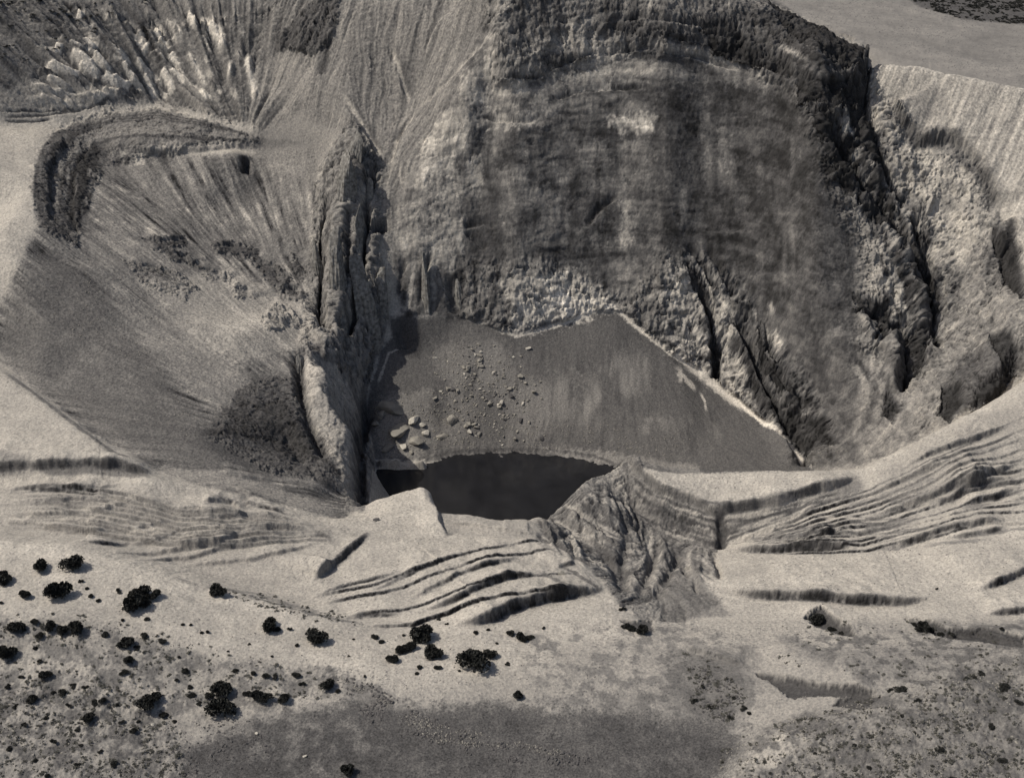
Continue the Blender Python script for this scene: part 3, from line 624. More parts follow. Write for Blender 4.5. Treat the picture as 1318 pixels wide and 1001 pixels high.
# cliff of the right-hand shelf, gully badlands
for f, v in ((.12,.2),(.3,.13),(.45,.25),(.6,.12),(.8,.2)):
    stroke([(812,600 + 60 * f),(850,632 + 48 * f),(895,643 + 50 * f),(922,658 + 44 * f),(1000,644 + 38 * f),(1060,628 + 28 * f),(1110,613 + 26 * f)], v, 1.2, k=.7, rough=.5, end=.05)
ptint([(808,598),(850,636),(920,662),(1000,648),(1060,632),(1110,616),(1112,634),(1060,652),(1000,676),(925,700),(850,682),(815,660)], .2, .4, 1.2, .6)
ptint([(850,636),(900,648),(920,664),(920,690),(850,676),(825,655)], .12, 1, 1, .7)
for k in range(90):
    f = random.random(); a = random.uniform(0, .7); b = a + random.uniform(.15, .3)
    def cl(t): 
        xs_ = (808,850,895,922,1000,1060,1112); tp = (597,634,645,660,648,631,615); bt = (660,684,696,706,684,658,640)
        xx = 808 + 304 * t; return (xx, np.interp(xx, xs_, tp) * (1 - f) + np.interp(xx, xs_, bt) * f)
    stroke([cl(a), cl((a + b) / 2), cl(b)], random.choice((.06,.08,.1,.34,.4)), random.uniform(.3,.8), rough=.5, k=.8, end=.2)
stroke([(925,655),(930,680),(928,708)], .07, 1.8); ridge([(925,655),(930,680),(928,708)], -2.5, 1.6)
for k in range(26):
    a = k / 25; x = 690 + 230 * a; y = 665 + 20 * math.sin(a * 9) - 55 * max(0, 1 - abs(a - .35) * 4) + 30 * a
    q = [(x,y),(x + random.uniform(-3,18),y + random.uniform(18,32)),(x + random.uniform(0,26),y + random.uniform(40,62))]
    ridge(q, random.choice((-1.1,1.0)), random.uniform(.6,1.2)); stroke(q, random.choice((.09,.12,.36)), random.uniform(.5,1.0), k=.75)
for k in range(26):
    x = random.uniform(695, 800); y = 668 - (x - 695) * .55 + random.uniform(0, 85); l = random.uniform(22, 60)
    q = [(x,y),(x + l * .5,y + l * .34),(x + l,y + l * .62)]
    scarp(q, random.uniform(-.9,.9), 2.5, .3, .9, .5, .2, .08); stroke(q, random.choice((.08,.1,.38)), random.uniform(.4,.8), k=.75, rough=.5)
for q in ([(805,660),(808,690),(800,720),(806,770)],[(770,700),(790,730),(800,765)],[(850,690),(838,730),(820,770)],[(880,700),(860,740),(840,775)]): ridge(q, -2, 1.6); stroke(q, .1, 1.4, rough=.8, k=.7)
scarp([(549,619),(560,650),(576,692)], -3, 5, .4, .7, .7, .1, .1); ptint([(560,640),(585,655),(592,684),(575,690)], .11, .6, 1.2, .8); scarp([(575,668),(630,678),(690,690)], 1.6, 4, .4, .7, .8, .15, .1)
ptint([(690,668),(728,690),(720,702),(697,688)], .1, .8, 1, .8)
ptint([(545,625),(560,648),(575,690),(548,690),(530,660)], .42, 1, 1, .8); ptint([(558,650),(640,668),(680,690),(600,690),(570,682)], .3, 1, 1.5, .7)
ptint([(850,760),(890,735),(930,775),(940,792),(860,800)], .13, 1.5, 2, .7)
ridge([(484,598),(515,601),(551,603)], 2.4, 1.3, .1); ptint([(480,588),(545,592),(552,606),(500,608)], .36, .8, 1.2, .85)
# --- talus
for q, v in (([(690,490),(745,478),(730,540),(680,545),(660,510)], .21), ([(790,450),(830,455),(835,500),(800,500)], .2), ([(755,480),(768,478),(752,545)], .22), ([(820,535),(880,540),(870,555),(830,552)], .18), ([(600,420),(640,430),(640,500),(615,490)], .18)):
    ptint(q, v, 4, 4, .3)
for x0, x1, y0, y1, n in ((665,745,478,545,26),(788,838,448,512,16),(752,768,482,545,8),(825,885,530,556,8),(605,645,425,505,10)):
    for k in range(n):
        x = random.uniform(x0, x1); y = random.uniform(y0, y0 + (y1 - y0) * .5); l = random.uniform(.3, .9) * (y1 - y0)
        stroke([(x,y),(x + random.uniform(-4,4),y + l * .5),(x - random.uniform(-2,8),y + l)], random.uniform(.15,.22), random.uniform(.5,1.6), rough=1.4, k=.6, end=.4)
ptint([(700,576),(770,580),(900,600),(900,612),(790,600),(720,590)], .2, 1.5, 1.5, .8)
ptint([(480,515),(550,500),(560,560),(540,590),(490,595)], .2, 3, 3, .8)
ptint([(560,445),(640,440),(690,500),(690,560),(580,570)], .17, 4, 5, .7)
ptint([(615,500),(650,520),(670,570),(600,572)], .09, 3, 3, .7)
stroke([(797,401),(830,429),(870,459),(900,481),(950,518),(1000,561),(1042,598)], .62, .9, k=.95, rough=.8, end=.02); stroke([(880,468),(930,505),(960,530)], .5, 1.6, rough=1.6, k=.8)
for k in range(60):
    x = random.uniform(560, 960); y = random.uniform(445, 570); l = random.uniform(15, 70)
    if y > 430 + max(0, x - 800) * .8: stroke([(x,y),(x + l * .1 * (x - 760) / 100,y + l)], random.choice((.06,.065,.14,.16)), random.uniform(.4,1.4), rough=1.2, k=.55, end=.4)
stroke([(640,424),(665,432),(700,424),(765,402)], .55, .7, k=.8, rough=.8)
stroke([(520,445),(500,455),(486,495)], .3, .4)
m = poly([(478,575),(800,572),(860,605),(800,625),(478,625)], 2, 1); dZ += m * (.8 * N6 + .5 * N2); stroke([(552,590),(580,582),(650,578),(720,580),(765,587),(795,598)], .06, .7, rough=1, k=.7, end=.05)
# --- foreground
R_flat = poly([(190,1010),(225,965),(330,925),(450,903),(520,915),(640,905),(800,915),(870,928),(930,922),(965,960),(925,1010),(925,1100),(200,1100)], 3, 4)
tint(R_flat, .115 + .012 * N6 + .02 * N20 + .012 * N2)
for k in range(60):
    x = random.uniform(200, 880); y = random.uniform(925, 1000); l = random.uniform(30, 200)
    stroke([(x,y),(x + l * .5,y + random.uniform(-4,5)),(min(x + l, 930),y + random.uniform(-6,8))], random.choice((.07,.085,.14,.16)), random.uniform(.4,2.2), rough=1.5, k=.5, end=.35)
ptint([(430,868),(470,880),(540,920),(640,955),(780,978),(700,985),(560,960),(470,925)], .12, 2, 2.5, .7)
ptint([(330,925),(450,910),(470,950),(400,970),(340,950)], .15, 3, 3, .6)
stroke([(440,905),(470,935),(500,950)], .24, 1, k=.6); stroke([(520,915),(570,903),(640,905),(710,915)], .25, .8, k=.7)
fg = (1 - R_flat) * land
fg_rough = np.maximum(poly([(925,1000),(960,950),(1000,930),(1100,905),(1200,860),(1318,830),(1440,830),(1440,1100),(925,1100)], 3, 3), .8 * poly([(-60,880),(140,880),(230,930),(240,1100),(-60,1100)], 3, 3)) + .4 * poly([(-60,790),(120,800),(300,850),(440,870),(430,905),(220,930),(-60,900)], 3, 3)
blot = fbm(X / 4.5, Y / 4.5, 7.7, 4, .62)
def blotch(pts, v, soft, rough, k, lo=-.05, hi=.3):
    m = poly(pts, soft, rough) * fg * sstep(lo, hi, blot); tint(m, v, k)
ptint([(-60,800),(250,840),(420,860),(560,880),(700,860),(860,800),(1000,800),(1318,800),(1440,800),(1440,1100),(-60,1100)], .27, 6, 4, .75)
tint(R_flat, .09 + .02 * N6 + .04 * N20 + .02 * N2)
ptint([(880,830),(960,850),(970,900),(930,930),(880,920),(860,870)], .16, 3, 4, .75)
ptint([(978,868),(1030,876),(1138,894),(1112,911),(1070,905),(1090,893),(1020,896)], .11, .8, 1.5, .85); scarp([(970,866),(1050,880),(1138,893)], 1.8, 4, .5, .5)
scarp([(870,830),(910,842),(960,856)], 1.5, 4, .5, .5)
for q in ([(1033,795),(1055,787),(1078,800),(1102,817)],[(1168,797),(1195,803),(1220,812),(1260,812),(1318,828)]): scarp(q, 2, 4, .5, .7); stroke([(a, b + 4) for a, b in q], .09, 1.0, k=.7)  # shadow under these steps painted as a dark stroke
ptint([(1020,840),(1318,820),(1440,830),(1440,1090),(930,1090),(925,1000),(960,950),(1000,930),(1100,900),(1150,880)], .2, 3, 4, .85)
ptint([(1000,940),(1030,950),(1020,985),(960,990),(970,960)], .37, 2, 2, .8)
ptint([(1150,920),(1318,890),(1440,880),(1440,1090),(1080,1090),(1090,1000)], .15, 4, 5, .7)
ptint([(-60,890),(120,880),(230,930),(240,1100),(-60,1100)], .22, 4, 4, .8)
ptint([(0,800),(100,800),(160,830),(140,850),(40,830),(0,830)], .24, 3, 3, .6)
ptint([(130,840),(200,850),(300,850),(400,870),(300,880),(180,870)], .2, 2, 4, .5)
ptint([(690,830),(800,820),(860,840),(880,900),(800,905),(720,890)], .27, 4, 4, .6)
blotch([(-60,790),(120,800),(300,850),(440,870),(430,905),(220,930),(240,1100),(-60,1100)], .12, 4, 3, .8, -.08, .16)
blotch([(-60,880),(140,880),(230,930),(240,1100),(-60,1100)], .10, 4, 3, .85, -.15, .12)
blotch([(1000,820),(1440,790),(1440,1100),(930,1100),(930,980),(1000,930),(1120,890)], .10, 4, 3, .85, -.14, .14)
blotch([(660,815),(860,800),(980,830),(960,940),(700,900)], .14, 4, 3, .75, -.06, .16)
tint(poly([(200,1000),(350,920),(640,915),(930,930),(930,1090),(200,1090)], 3, 4) * sstep(-.05, .2, blot), .065, .6); tint(poly([(300,930),(420,905),(520,950),(420,1000),(330,990)], 4, 4) * sstep(.0, .25, -blot), .19, .5)
for q, v, dz in (([(1033,793),(1056,784),(1080,799),(1104,818),(1085,817),(1058,807)], .05, 1.6),([(1166,796),(1195,799),(1225,811),(1262,811),(1320,821),(1320,833),(1250,823),(1205,816)], .05, 1.3),([(975,866),(1030,875),(1140,893),(1113,912),(1072,906),(1092,894),(1020,896)], .065, 1),([(800,799),(838,797),(842,812),(815,811)], .06, .8)):
    m = poly(q, .5, 1.3); tint(m, v, .92); dZ -= m * dz  # shadow in the right-hand hollows painted dark, ground lowered
for q, v, k in (([(425,862),(470,876),(545,915),(650,945),(800,975),(700,990),(560,965),(460,925)], .085, .75),([(850,835),(935,848),(975,890),(960,930),(930,945),(870,930),(860,880)], .11, .75),([(640,900),(760,896),(880,880),(950,915),(930,960),(800,920)], .12, .6),([(330,862),(420,860),(440,884),(380,885)], .1, .6),([(120,845),(210,850),(215,872),(150,868)], .12, .6)):
    m = poly(q, 1.5, 4) * (.55 + .45 * sstep(-.2, .15, blot)); tint(m, v, k)
# beds, stains and grit: uneven tone everywhere
Zc = Z + .0022 * (X - 50) ** 2
bedn = perlin(X / 60 + .0, Zc / 2.6 + 1.2 * perlin(X / 40, Y / 40, Z / 40), Y / 60 + 3) + .7 * perlin(X / 25, Zc / 1.0, Y / 25 + 8)
stn = perlin(X / 3.2, Y / 3.2, Z / 34) + .7 * perlin(X / 1.3, Y / 1.3, Z / 16)
alb *= 1 + R_wall * np.clip(.24 * bedn + .3 * stn + .3 * N6 + .5 * N20 + .1 * N2, -.65, .9)
crk = np.abs(fbm(X / 7 + .6 * N2, Y / 7, Z / 11, 3, .6)); ck2 = np.abs(fbm(X / 2.6 + 9, Y / 2.6, Z / 3.6, 2, .6))
RK_ = np.clip(R_wall + R_spine + ROCKX + .5 * R_gul, 0, 1)
alb *= 1 - RK_ * (.6 + .4 * np.clip(CRAG * 1.6 + R_gul, 0, 1)) * (.5 * (1 - sstep(.0, .07, crk)) + .38 * (1 - sstep(0, .12, ck2)))
dZ -= RK_ * (.3 + CRAG) * 1.1 * (1 - sstep(.0, .06, crk))
alb *= 1 + (1 - R_wall) * (.12 * N2 + .10 * N6 * (1 - R_talus)) + .14 * N7 * (1 - .3 * R_talus)
alb *= 1 + land * (.16 * N20 + .10 * perlin(X / 9, Y / 3, 4.4) + .16 * sstep(.1, .6, N6) * 0)
alb *= 1 - land * .55 * sstep(.33, .5, N7 + .25 * N20)
alb *= 1 + R_left * (.22 * sstep(-.1, .6, N6 + N20) - .25 * sstep(.25, .6, N7) - .06)
log('features')


# ------------------------------------------------------------------ relief
Z1 = Z + dZ
flow = R_left * .27 + R_hill * .9 + R_grey * .55 + R_right * .22 + R_gul * .55 + .12 * land
Z1 += fg_rough * (.7 * N6 + .38 * N2 + .22 * N7)
Z1 += (LC * .9 + LM * .42 + LF * .2) * (1 + .8 * N20) * flow * np.clip(slope * 1.7, .1, 1)
Z1 += land * (.5 * N20 + .35 * N6 + .14 * N2 + .07 * N7) + (1 - land) * (.14 * N2 + .1 * N7) * (1 - .6 * R_talus)
Z1 += R_talus * (.02 * LM + .03 * LF)
zx, zy = gradient(blur(Z1, 2.6)); nn = 1 / np.sqrt(1 + zx ** 2 + zy ** 2)
nx, ny, nz = -zx * nn, -zy * nn, nn
rock = np.clip(R_wall + R_spine + .8 * ROCKX, 0, 1)
D = np.zeros_like(Z)
mk = rock > .02
xs, ys, zs = X[mk], Y[mk], Z1[mk]
wx = perlin(xs / 14, ys / 14, zs / 14) * 5
ribs = fbm((xs + wx) / 13, ys / 13, zs / 40, 4, .55, True)             # upright ribs and chimneys
crag = fbm(xs / 4.2, ys / 4.2, zs / 6.5, 4, .55, True)
led = (zs + .0022 * (xs - 50) ** 2) / 4.4 + 1.6 * perlin(xs / 34, ys / 34, zs / 20) + .5 * perlin(xs / 7, ys / 7, zs / 7) + .02 * xs
led = np.abs(led - np.floor(led) - .5) * 2
sps = R_spine[mk]; crag = crag * (1 - sps) + sps * 1.15 * fbm(xs / 3.4, ys / 6, zs / 24, 4, .55, True)
fine = fbm(xs / 1.1, ys / 1.1, zs / 1.1, 3, .6)
ledn = sstep(.05, .6, perlin(xs / 26, ys / 26, zs / 9)) * .34
D[mk] = (ribs * 2.5 * (.18 + CRAG[mk]) + crag * 1.7 * (.03 + CRAG[mk]) + (led - .5) * ledn + fine * (.2 + .35 * CRAG[mk])) * rock[mk]
PX = X + nx * D; PY2 = Y + ny * D; PZ = Z1 + nz * D
log('relief')

# ------------------------------------------------------------------ terrain materials and mesh
def N_(nt, t, **kw):
    n = nt.nodes.new(t)
    for k, v in kw.items(): setattr(n, k, v)
    return n
def land_mat(name, bump=.5, speck=.25, spk_scale=.9, beds=0):
    m = bpy.data.materials.new(name); m.use_nodes = True; nt = m.node_tree; lk = nt.links.new
    b = nt.nodes['Principled BSDF']; b.inputs['Roughness'].default_value = 1; b.inputs['Specular IOR Level'].default_value = .1
    at = N_(nt, 'ShaderNodeAttribute', attribute_name='alb')
    tc = N_(nt, 'ShaderNodeTexCoord')
    n1 = N_(nt, 'ShaderNodeTexNoise'); n1.inputs['Scale'].default_value = spk_scale; n1.inputs['Detail'].default_value = 5; n1.inputs['Roughness'].default_value = .75
    lk(tc.outputs['Object'], n1.inputs['Vector'])
    mr = N_(nt, 'ShaderNodeMapRange'); mr.inputs[1].default_value = .25; mr.inputs[2].default_value = .75
    mr.inputs[3].default_value = 1 - speck; mr.inputs[4].default_value = 1 + speck
    lk(n1.outputs[0], mr.inputs[0])
    mu = N_(nt, 'ShaderNodeMath', operation='MULTIPLY'); lk(at.outputs['Fac'], mu.inputs[0]); lk(mr.outputs[0], mu.inputs[1])
    if beds:
        for sc3, am in (((.035, .035, .55), beds), ((1.1, 1.1, .07), beds), ((.16, .16, .16), beds * 1.1)):
            mp = N_(nt, 'ShaderNodeMapping'); mp.inputs['Scale'].default_value = sc3; lk(tc.outputs['Object'], mp.inputs[0])
            nb_ = N_(nt, 'ShaderNodeTexNoise'); nb_.inputs['Scale'].default_value = 1; nb_.inputs['Detail'].default_value = 9; nb_.inputs['Roughness'].default_value = .72; nb_.inputs['Distortion'].default_value = .4
            lk(mp.outputs[0], nb_.inputs['Vector'])
            m2 = N_(nt, 'ShaderNodeMapRange'); m2.inputs[1].default_value = .3; m2.inputs[2].default_value = .7; m2.inputs[3].default_value = 1 - am; m2.inputs[4].default_value = 1 + am
            lk(nb_.outputs[0], m2.inputs[0]); mm = N_(nt, 'ShaderNodeMath', operation='MULTIPLY'); lk(mu.outputs[0], mm.inputs[0]); lk(m2.outputs[0], mm.inputs[1]); mu = mm
    cr = N_(nt, 'ShaderNodeValToRGB'); e = cr.color_ramp.elements
    def c(v, t): return (v * t[0], v * t[1], v * t[2], 1)
    lo, hi = (1, .95, .91), (1, .905, .76)
    e[0].position = 0; e[0].color = (0, 0, 0, 1); e[1].position = 1; e[1].color = c(1, hi)
    for p, t in ((.08, lo), (.2, (1, .935, .845)), (.4, (1, .915, .785))):
        q = e.new(p); q.color = c(p, t)
    lk(mu.outputs[0], cr.inputs[0]); lk(cr.outputs[0], b.inputs['Base Color'])
    n2 = N_(nt, 'ShaderNodeTexNoise'); n2.inputs['Scale'].default_value = 1.1; n2.inputs['Detail'].default_value = 6; n2.inputs['Roughness'].default_value = .7
    lk(tc.outputs['Object'], n2.inputs['Vector'])
    bp = N_(nt, 'ShaderNodeBump'); bp.inputs['Strength'].default_value = bump; bp.inputs['Distance'].default_value = .6
    lk(n2.outputs[0], bp.inputs['Height']); lk(bp.outputs[0], b.inputs['Normal'])
    return m
alb = np.clip(alb, .02, .9)
def grid_mesh(name, mask, mat):
    """the faces of one kind of land as one mesh"""
    idx = np.arange(NR * NC).reshape(NR, NC)
    q = np.stack([idx[:-1, :-1], idx[:-1, 1:], idx[1:, 1:], idx[1:, :-1]], -1)[mask]
    used, inv = np.unique(q, return_inverse=True); inv = inv.reshape(-1, 4)
    me = bpy.data.meshes.new(name); me.vertices.add(len(used))
    me.vertices.foreach_set('co', np.stack([PX.ravel()[used], PY2.ravel()[used], PZ.ravel()[used]], -1).astype(np.float32).ravel())
    me.loops.add(inv.size); me.loops.foreach_set('vertex_index', inv.ravel().astype(np.int32))
    me.polygons.add(len(inv)); me.polygons.foreach_set('loop_start', (np.arange(len(inv)) * 4).astype(np.int32))
    me.polygons.foreach_set('use_smooth', np.ones(len(inv), bool)); me.update()
    a = me.attributes.new('alb', 'FLOAT', 'POINT'); a.data.foreach_set('value', alb.ravel()[used].astype(np.float32))
    me.materials.append(mat); o = bpy.data.objects.new(name, me); COL.objects.link(o); o['kind'] = 'structure'
    return o
R_plain = sstep(595, 605, Y) * sstep(30, 60, X) 
kinds = [('ash_ground', .32 + 0 * X, land_mat('pale ash', .5, .5, 1.3)), ('crater_wall', R_wall + R_spine, land_mat('wall rock', .4, .42, 1.7, .2)), ('scree_slope', R_talus, land_mat('scree', .5, .6, 1.6)),
         ('cinder_slope', R_left * .95, land_mat('cinder', .6, .75, 1.2)), ('hillside', np.maximum.reduce([R_hill, R_grey, R_right]), land_mat('hill soil', .7, .7, 1.0)), ('plain', R_plain * 2, land_mat('plain sand', .3, .12, .5)), ('gravel_flat', R_flat, land_mat('dark gravel', .6, .8, 1.8))]
which = np.argmax(np.stack([k[1] for k in kinds]), 0)[:-1, :-1]
for n, (name, _, mat) in enumerate(kinds): grid_mesh(name, which == n, mat)
# the land goes on beyond the modelled ground, out to the horizon
bi = [(0, i) for i in range(0, NC, 12)] + [(j, NC - 1) for j in range(0, NR, 12)] + [(NR - 1, i) for i in range(NC - 1, -1, -12)] + [(j, 0) for j in range(NR - 1, -1, -12)]
bv = [Vector((PX[p], PY2[p], PZ[p] - .3)) for p in bi]; ctr = Vector((0, 480, 0)); rings = [bv]
for k, zt, f in ((1.15, 20, .1), (1.6, 20, .5), (3, 20, 1), (10, 18, 1), (40, 10, 1)):
    rings.append([Vector((ctr.x + (p.x - ctr.x) * k, ctr.y + (p.y - ctr.y) * k, p.z + (zt - p.z) * f)) for p in bv])
me = bpy.data.meshes.new('land_beyond'); nb = len(bv)
me.from_pydata([tuple(p) for r in rings for p in r], [], [(a * nb + i, a * nb + (i + 1) % nb, (a + 1) * nb + (i + 1) % nb, (a + 1) * nb + i) for a in range(len(rings) - 1) for i in range(nb)])
a = me.attributes.new('alb', 'FLOAT', 'POINT'); a.data.foreach_set('value', np.full(len(me.vertices), .24, np.float32))
me.materials.append(kinds[5][2]); o = bpy.data.objects.new('land_beyond', me); COL.objects.link(o); o['kind'] = 'structure'

def simple_mat(name, colr, rough=.9, spec=.2, var=.3, scale=3, bump=.3):
    m = bpy.data.materials.new(name); m.use_nodes = True; nt = m.node_tree; lk = nt.links.new
    b = nt.nodes['Principled BSDF']; b.inputs['Roughness'].default_value = rough; b.inputs['Specular IOR Level'].default_value = spec
    tc = N_(nt, 'ShaderNodeTexCoord'); n1 = N_(nt, 'ShaderNodeTexNoise'); n1.inputs['Scale'].default_value = scale; n1.inputs['Detail'].default_value = 4
    lk(tc.outputs['Object'], n1.inputs['Vector'])
    cr = N_(nt, 'ShaderNodeValToRGB'); e = cr.color_ramp.elements
    e[0].position = .3; e[1].position = .7
    e[0].color = tuple(c * (1 - var) for c in colr) + (1,); e[1].color = tuple(c * (1 + var) for c in colr) + (1,)
    lk(n1.outputs[0], cr.inputs[0]); lk(cr.outputs[0], b.inputs['Base Color'])
    if bump:
        bp = N_(nt, 'ShaderNodeBump'); bp.inputs['Strength'].default_value = bump; bp.inputs['Distance'].default_value = .1
        lk(n1.outputs[0], bp.inputs['Height']); lk(bp.outputs[0], b.inputs['Normal'])
    return m
LAKE_Z = -53.1
me = bpy.data.meshes.new('lake'); me.from_pydata([(-75,375,LAKE_Z),(75,375,LAKE_Z),(75,460,LAKE_Z),(-75,460,LAKE_Z)], [], [(0,1,2,3)])
wm = simple_mat('dark water', (.013, .013, .0145), .1, .5, .2, .2, 0)
me.materials.append(wm); lo = bpy.data.objects.new('lake', me); COL.objects.link(lo); lo['kind'] = 'structure'
log('terrain')

# ------------------------------------------------------------------ things standing on the land
def flat_ix(px, py):
    """the land's own surface (relief included) where a photo pixel's sight line meets it"""
    p = drop([(px, py)], Z1)[0]
    return p
def wpx(p): return math.sqrt(p[0] ** 2 + p[1] ** 2 + (H - p[2]) ** 2) / F * 1.03     # metres per photo pixel there
def mesh_np(name, v, f, mat, smooth=False):
    me = bpy.data.meshes.new(name); f = np.asarray(f, np.int32); k = f.shape[1]
    me.vertices.add(len(v)); me.vertices.foreach_set('co', np.asarray(v, np.float32).ravel())
    me.loops.add(f.size); me.loops.foreach_set('vertex_index', f.ravel())
    me.polygons.add(len(f)); me.polygons.foreach_set('loop_start', (np.arange(len(f)) * k).astype(np.int32))
    me.polygons.foreach_set('use_smooth', np.full(len(f), smooth)); me.update(); me.materials.append(mat); return me
def leaf_cloud(r, lobes, n, size, zk=.8):
    """leaf-sized faces through a crown of several lobes; unit crown is about 1 m across"""
    V_ = []; 
    for k in range(n):
        c, R_ = lobes[r.integers(len(lobes))]
        d = r.normal(size=3); d /= np.linalg.norm(d); d[2] = abs(d[2]) * 1.1 - .25
        p = c + d * R_ * r.uniform(.45, 1.03) * np.array([1, 1, zk])
        if p[2] < .015: p[2] = r.uniform(.015, .08)
        a = r.normal(size=3); a /= np.linalg.norm(a); b = np.cross(a, r.normal(size=3)); b /= np.linalg.norm(b); s_ = size * r.uniform(.6, 1.4)
        V_ += [p - a * s_, p + b * s_ * .55, p + a * s_, p - b * s_ * .55]
    return np.array(V_), np.arange(4 * n).reshape(n, 4)
leafm = simple_mat('shrub leaves', (.024, .024, .021), .8, .15, .75, 3.5, 0)
woodm = simple_mat('shrub wood', (.07, .06, .05), .9, .1, .3, 5, .3)
def stem_mesh(r):
    V_ = []; F_ = []
    for k in range(5):
        a = r.uniform(0, 6.28); l = r.uniform(.25, .42); top = np.array([math.cos(a) * .22, math.sin(a) * .22, l]); base = np.array([math.cos(a) * .03, math.sin(a) * .03, -.12])
        i0 = len(V_)
        for q, rad in ((base, .035), ((base + top) / 2 + [0, 0, .04], .024), (top, .010)):
            V_ += [q + rad * np.array([math.cos(t), math.sin(t), 0]) for t in np.linspace(0, 2 * math.pi, 6)[:-1]]
        for s_ in range(2):
            for j in range(5): F_.append((i0 + s_ * 5 + j, i0 + s_ * 5 + (j + 1) % 5, i0 + (s_ + 1) * 5 + (j + 1) % 5, i0 + (s_ + 1) * 5 + j))
    return np.array(V_), F_
SHR = []
for k in range(7):
    r = np.random.default_rng(50 + k); nl = r.integers(4, 8)
    lobes = [(np.array([r.uniform(-.24, .24), r.uniform(-.24, .24), r.uniform(.16, .34)]), r.uniform(.2, .32)) for _ in range(nl)]
    SHR.append((mesh_np('crown', *leaf_cloud(r, lobes, 2000, .058), leafm), mesh_np('stem', *stem_mesh(r), woodm)))
SM = []
for k in range(4):
    r = np.random.default_rng(80 + k)
    lobes = [(np.array([r.uniform(-.28, .28), r.uniform(-.28, .28), r.uniform(.12, .28)]), r.uniform(.16, .3)) for _ in range(4)]
    SM.append((mesh_np('crown', *leaf_cloud(r, lobes, 520, .09), leafm), SHR[k][1]))
def shrub(px, py, d, label, group, hk=None):
    p = flat_ix(px, py + d * .42); m = wpx(p) * d * 1.16
    e = bpy.data.objects.new('shrub', None); COL.objects.link(e); e.location = (p[0], p[1], p[2] - .02 * m); e.rotation_euler = (0, 0, random.uniform(0, 6.28))
    hk = hk or (.5 if px > 930 and py > 830 else random.uniform(.95, 1.2) if d > 13 else random.uniform(.6, .9)); m *= 1 if d > 13 else .8
    e.scale = (m, m * random.uniform(.85, 1.1), m * hk); e.empty_display_size = .3
    e['label'] = label; e['category'] = 'shrub'; e['group'] = group
    cr, st = random.choice(SHR if d > 11 else SM)
    for nm, me in (('crown', cr), ('stem', st)):
        o = bpy.data.objects.new(nm, me); COL.objects.link(o); o.parent = e
    return e
scrubm = simple_mat('grey scrub', (.085, .082, .070), .9, .1, .5, .8, 0)
# the shrubs one would name first; the words after each are how the smaller ones find it
BIG = [(53,724,20,'round black shrub, left one of the pair near the crest of the pale hill'),
 (95,719,25,'round black shrub, right one of the pair near the crest of the pale hill'),
 (4,739,21,'round dark shrub cut by the left edge of the picture below the hill crest'),
 (77,754,30,'broad round black shrub below the pair on the pale hill'),
 (32,762,14,'small round shrub left of the broad round shrub on the pale hill'),
 (182,757,25,'upper clump of the big ragged double shrub on the pale hill'),
 (173,772,28,'lower clump of the big ragged double shrub on the pale hill'),
 (198,761,15,'right lobe of the big ragged double shrub on the pale hill'),
 (282,755,21,'lone round shrub on the skyline of the pale hill beside the dark gully'),
 (345,799,23,'dark shrub with a tail to its right, under the end of the hill crest'),
 (410,814,25,'square-topped dark shrub standing alone right of the hill foot'),
 (543,808,30,'tall dark shrub, topmost of the group under the pale terraces'),
 (559,834,24,'ragged dark shrub in the middle of the group under the terraces'),
 (607,844,33,'largest dark shrub of the group under the pale terraces'),
 (632,838,15,'small shrub touching the right side of the largest terrace shrub'),
 (518,831,17,'low dark shrub left of the ragged one in the terrace group'),
 (505,845,15,'small dark shrub at the lower left of the terrace group'),
 (667,891,14,'lone small square shrub on pale ground above the dark gravel flat'),
 (672,816,14,'low wide shrub under the longest dark terrace step'),
 (657,811,13,'low shrub at the left end of the pair under the terrace step'),
 (284,880,29,'large dark shrub, upper of the two beside the gravel flat edge'),
 (282,906,29,'large dark shrub, lower of the two beside the gravel flat edge'),
 (330,891,19,'wide flat shrub right of the two large ones by the gravel flat'),
 (366,896,16,'small round shrub at the top edge of the gravel flat'),
 (190,899,22,'dark shrub with a pale gap to its right, on the lower left scrubland'),
 (58,864,14,'small round shrub alone on the pale strip at lower left'),
 (12,836,20,'dark shrub clump on the left picture edge, lower slope'),
 (115,922,14,'dark shrub among pale scrub near the bottom left'),
 (20,801,18,'leftmost shrub of the row along the hill foot'),
 (97,805,20,'thick dark shrub at the right end of the row along the hill foot'),
 (162,824,17,'dark shrub on the low bank right of the hill-foot row'),
 (422,877,16,'dark shrub at the upper left corner of the gravel flat'),
 (447,988,17,'dark shrub on the gravel flat at the bottom edge of the picture'),
 (812,804,15,'flat black shrub at the foot of the eroded gully'),
 (1053,794,20,'black shrub in the hollow on the pale right-hand slope'),
 (1186,803,17,'low black shrub at the left end of the dark line on the right'),
 (1290,806,9,'tiny round shrub near the right edge of the picture'),
 (1160,882,15,'dark shrub on the pale slope above the lower right mound')]
